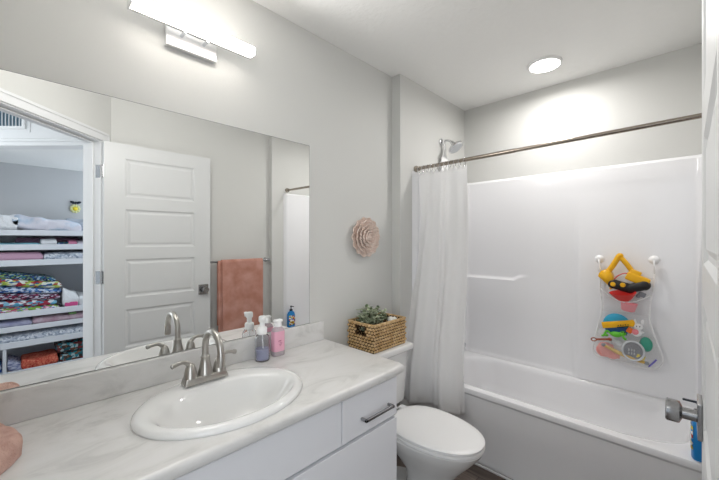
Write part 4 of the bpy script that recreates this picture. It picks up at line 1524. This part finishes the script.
# top shelf
folded('blanket', 'pale blue and white tie dye blanket heaped on the topmost shelf', 'blanket', 0.00, 0.50, 1.436, 1.575, m_tie, lump=0.022, tilt=-0.06)
folded('lace_bundle', 'crumpled white lacy bundle at the left end of the topmost shelf', 'linen', -0.18, 0.04, 1.436, 1.60, m_lace, lump=0.030)
folded('pillow', 'grey striped pillow end at the right of the topmost shelf', 'pillow', 0.39, 0.60, 1.436, 1.585, mat('grey_ticking', '#b9bfca', 0.9, mix='#9aa2b0', mscale=20, stretch=(1, 1, 6)), x0=3.2, x1=3.48, lump=0.012)
# second shelf
folded('folded_towel', 'mauve cloth lining the back of the second shelf', 'linen', 0.02, 0.52, 1.298, 1.385, m_pinkc, x0=3.30, x1=3.48)
folded('folded_towel', 'turquoise cloth lying flat at the left of the second shelf', 'linen', -0.30, 0.19, 1.297, 1.334, m_tur)
folded('folded_towel', 'white rolled cloth in the middle of the second shelf', 'linen', 0.195, 0.31, 1.297, 1.372, m_lace, lump=0.010)
folded('folded_towel', 'dark blue printed cloth on the second shelf beside a pink one', 'linen', 0.315, 0.40, 1.297, 1.342, pr[0])
folded('folded_towel', 'small pink cloth near the right end of the second shelf', 'linen', 0.40, 0.465, 1.297, 1.356, mat('rose_cloth', '#d989a8', 0.9), lump=0.012)
folded('folded_towel', 'pale turquoise cloth at the right end of the second shelf', 'linen', 0.468, 0.59, 1.297, 1.350, m_tie, lump=0.012)
# third shelf
folded('folded_sheet', 'mauve pink sheet folded at the left of the third shelf', 'linen', -0.30, 0.21, 1.149, 1.245, m_pinkl, lump=0.006)
folded('folded_sheet', 'grey floral sheet folded at the right of the third shelf', 'linen', 0.215, 0.60, 1.149, 1.235, m_flor, lump=0.008)
# fourth shelf: a stack of printed cloth
GS = 'stack of printed fabrics'
tops = [0.714, 0.785, 0.838, 0.902, 0.957, 1.034, 1.098]
tr2 = [0.714, 0.752, 0.800, 0.850, 0.890, 0.935, 0.985]
order = ['bottom', 'second from bottom', 'third from bottom', 'third from top', 'second from top', 'topmost']
cc = ['lime and blue', 'light blue and dark red', 'maroon and lilac', 'white and blue', 'red white and lime', 'navy and green']
mm_ = [pr[5], pr[4], pr[3], pr[2], pr[1], pr[0]]
z = 0.668
hs = [0.068, 0.066, 0.068, 0.066, 0.076, 0.062]
for i in range(6):
    folded('folded_fabric', '%s print fabric, %s of stack on fourth shelf' % (cc[i], order[i]), 'fabric', -0.30, (0.33, 0.31, 0.335, 0.345, 0.345, 0.30)[i], z, z + hs[i], mm_[i], lump=0.009,
           tilt=-0.12 * (i + 1) / 6, group=GS)
    z += hs[i] - 0.004
folded('plastic_bag', 'crumpled white bag leaning beside the colourful fabric stack', 'bag', 0.352, 0.475, 0.668, 0.845, m_lace, lump=0.035, tilt=-0.05)
o = folded('folded_towel', 'bright pink cloth in front of the white bag on the fourth shelf', 'linen', 0.37, 0.47, 0.69, 0.735, mat('hot_pink', '#d2558f', 0.8), x0=3.022, x1=3.05, lump=0.008)
folded('plush_toy', 'white fluffy bundle at the right end of the fourth shelf', 'linen', 0.478, 0.60, 0.668, 0.80, m_lace, lump=0.030)
# fifth, sixth
folded('folded_sheet', 'lavender sheet folded at the left of the fifth shelf', 'linen', -0.35, 0.135, 0.544, 0.605, m_lav, lump=0.006)
folded('folded_sheet', 'dusty pink sheet folded at the right of the fifth shelf', 'linen', 0.138, 0.60, 0.544, 0.612, mat('dusty_pink', '#b896a6', 0.9, mix='#cdbbc6', mscale=20), lump=0.008)
folded('folded_towel', 'small green cloth on top of the dusty pink sheet', 'linen', 0.40, 0.46, 0.606, 0.628, mat('leafy', '#6f9a5c', 0.9), x1=3.15, lump=0.004)
folded('folded_sheet', 'pale blue grey sheet filling the sixth shelf', 'linen', -0.40, 0.60, 0.394, 0.475, m_flor, lump=0.006)
# bottom shelf
folded('folded_fabric', 'red orange printed fabric heap on the bottom shelf', 'fabric', 0.06, 0.32, 0.124, 0.235, m_red, lump=0.026)
folded('folded_fabric', 'blue and white striped fabric roll on the bottom shelf', 'fabric', -0.03, 0.06, 0.124, 0.23, mat('ticking', '#c9cede', 0.9, mix='#5a6398', mscale=30, stretch=(1, 1, 4)), lump=0.01, tilt=-0.05)
folded('folded_fabric', 'white cloth with navy rim at the left of the bottom shelf', 'fabric', -0.22, -0.065, 0.124, 0.22, pr[2], lump=0.012)
folded('folded_fabric', 'teal printed fabric at the bottom right of the shelving', 'fabric', 0.335, 0.60, 0.124, 0.225, m_dark, lump=0.012)
folded('folded_fabric', 'brown and teal printed fabric lying on top of the teal one', 'fabric', 0.31, 0.60, 0.228, 0.325, m_dark, lump=0.014)

# yellow flower with dark bow on the closet wall
yf = thing('wall_flower', 'small yellow flower with dark bow hanging on the closet wall above shelves', 'wall decoration', (3.55, 0.50, 1.72))
bm = NB()
for k in range(9):
    a = 2 * PI * k / 9
    blob(bm, (3.535, 0.50 + 0.033 * math.cos(a), 1.715 + 0.033 * math.sin(a)), (0.008, 0.016, 0.016), 8)
obj('petals', bm, mat('pale_yellow', '#dcdca0', 0.7), yf, smooth=True)
bm = NB(); blob(bm, (3.532, 0.50, 1.715), (0.013, 0.024, 0.024), 12); obj('flower_centre', bm, M['yellow2'], yf, smooth=True)
bm = NB()
for s in (-1, 1):
    blob(bm, (3.535, 0.505 + s * 0.026, 1.785), (0.01, 0.025, 0.014), 10, R('X', s * 25))
blob(bm, (3.533, 0.505, 1.785), (0.012, 0.009, 0.012), 8)
tube(bm, [(3.54, 0.503, 1.785), (3.542, 0.501, 1.745)], 0.004, 6)
obj('bow', bm, M['navy'], yf, smooth=True, label='dark bow')
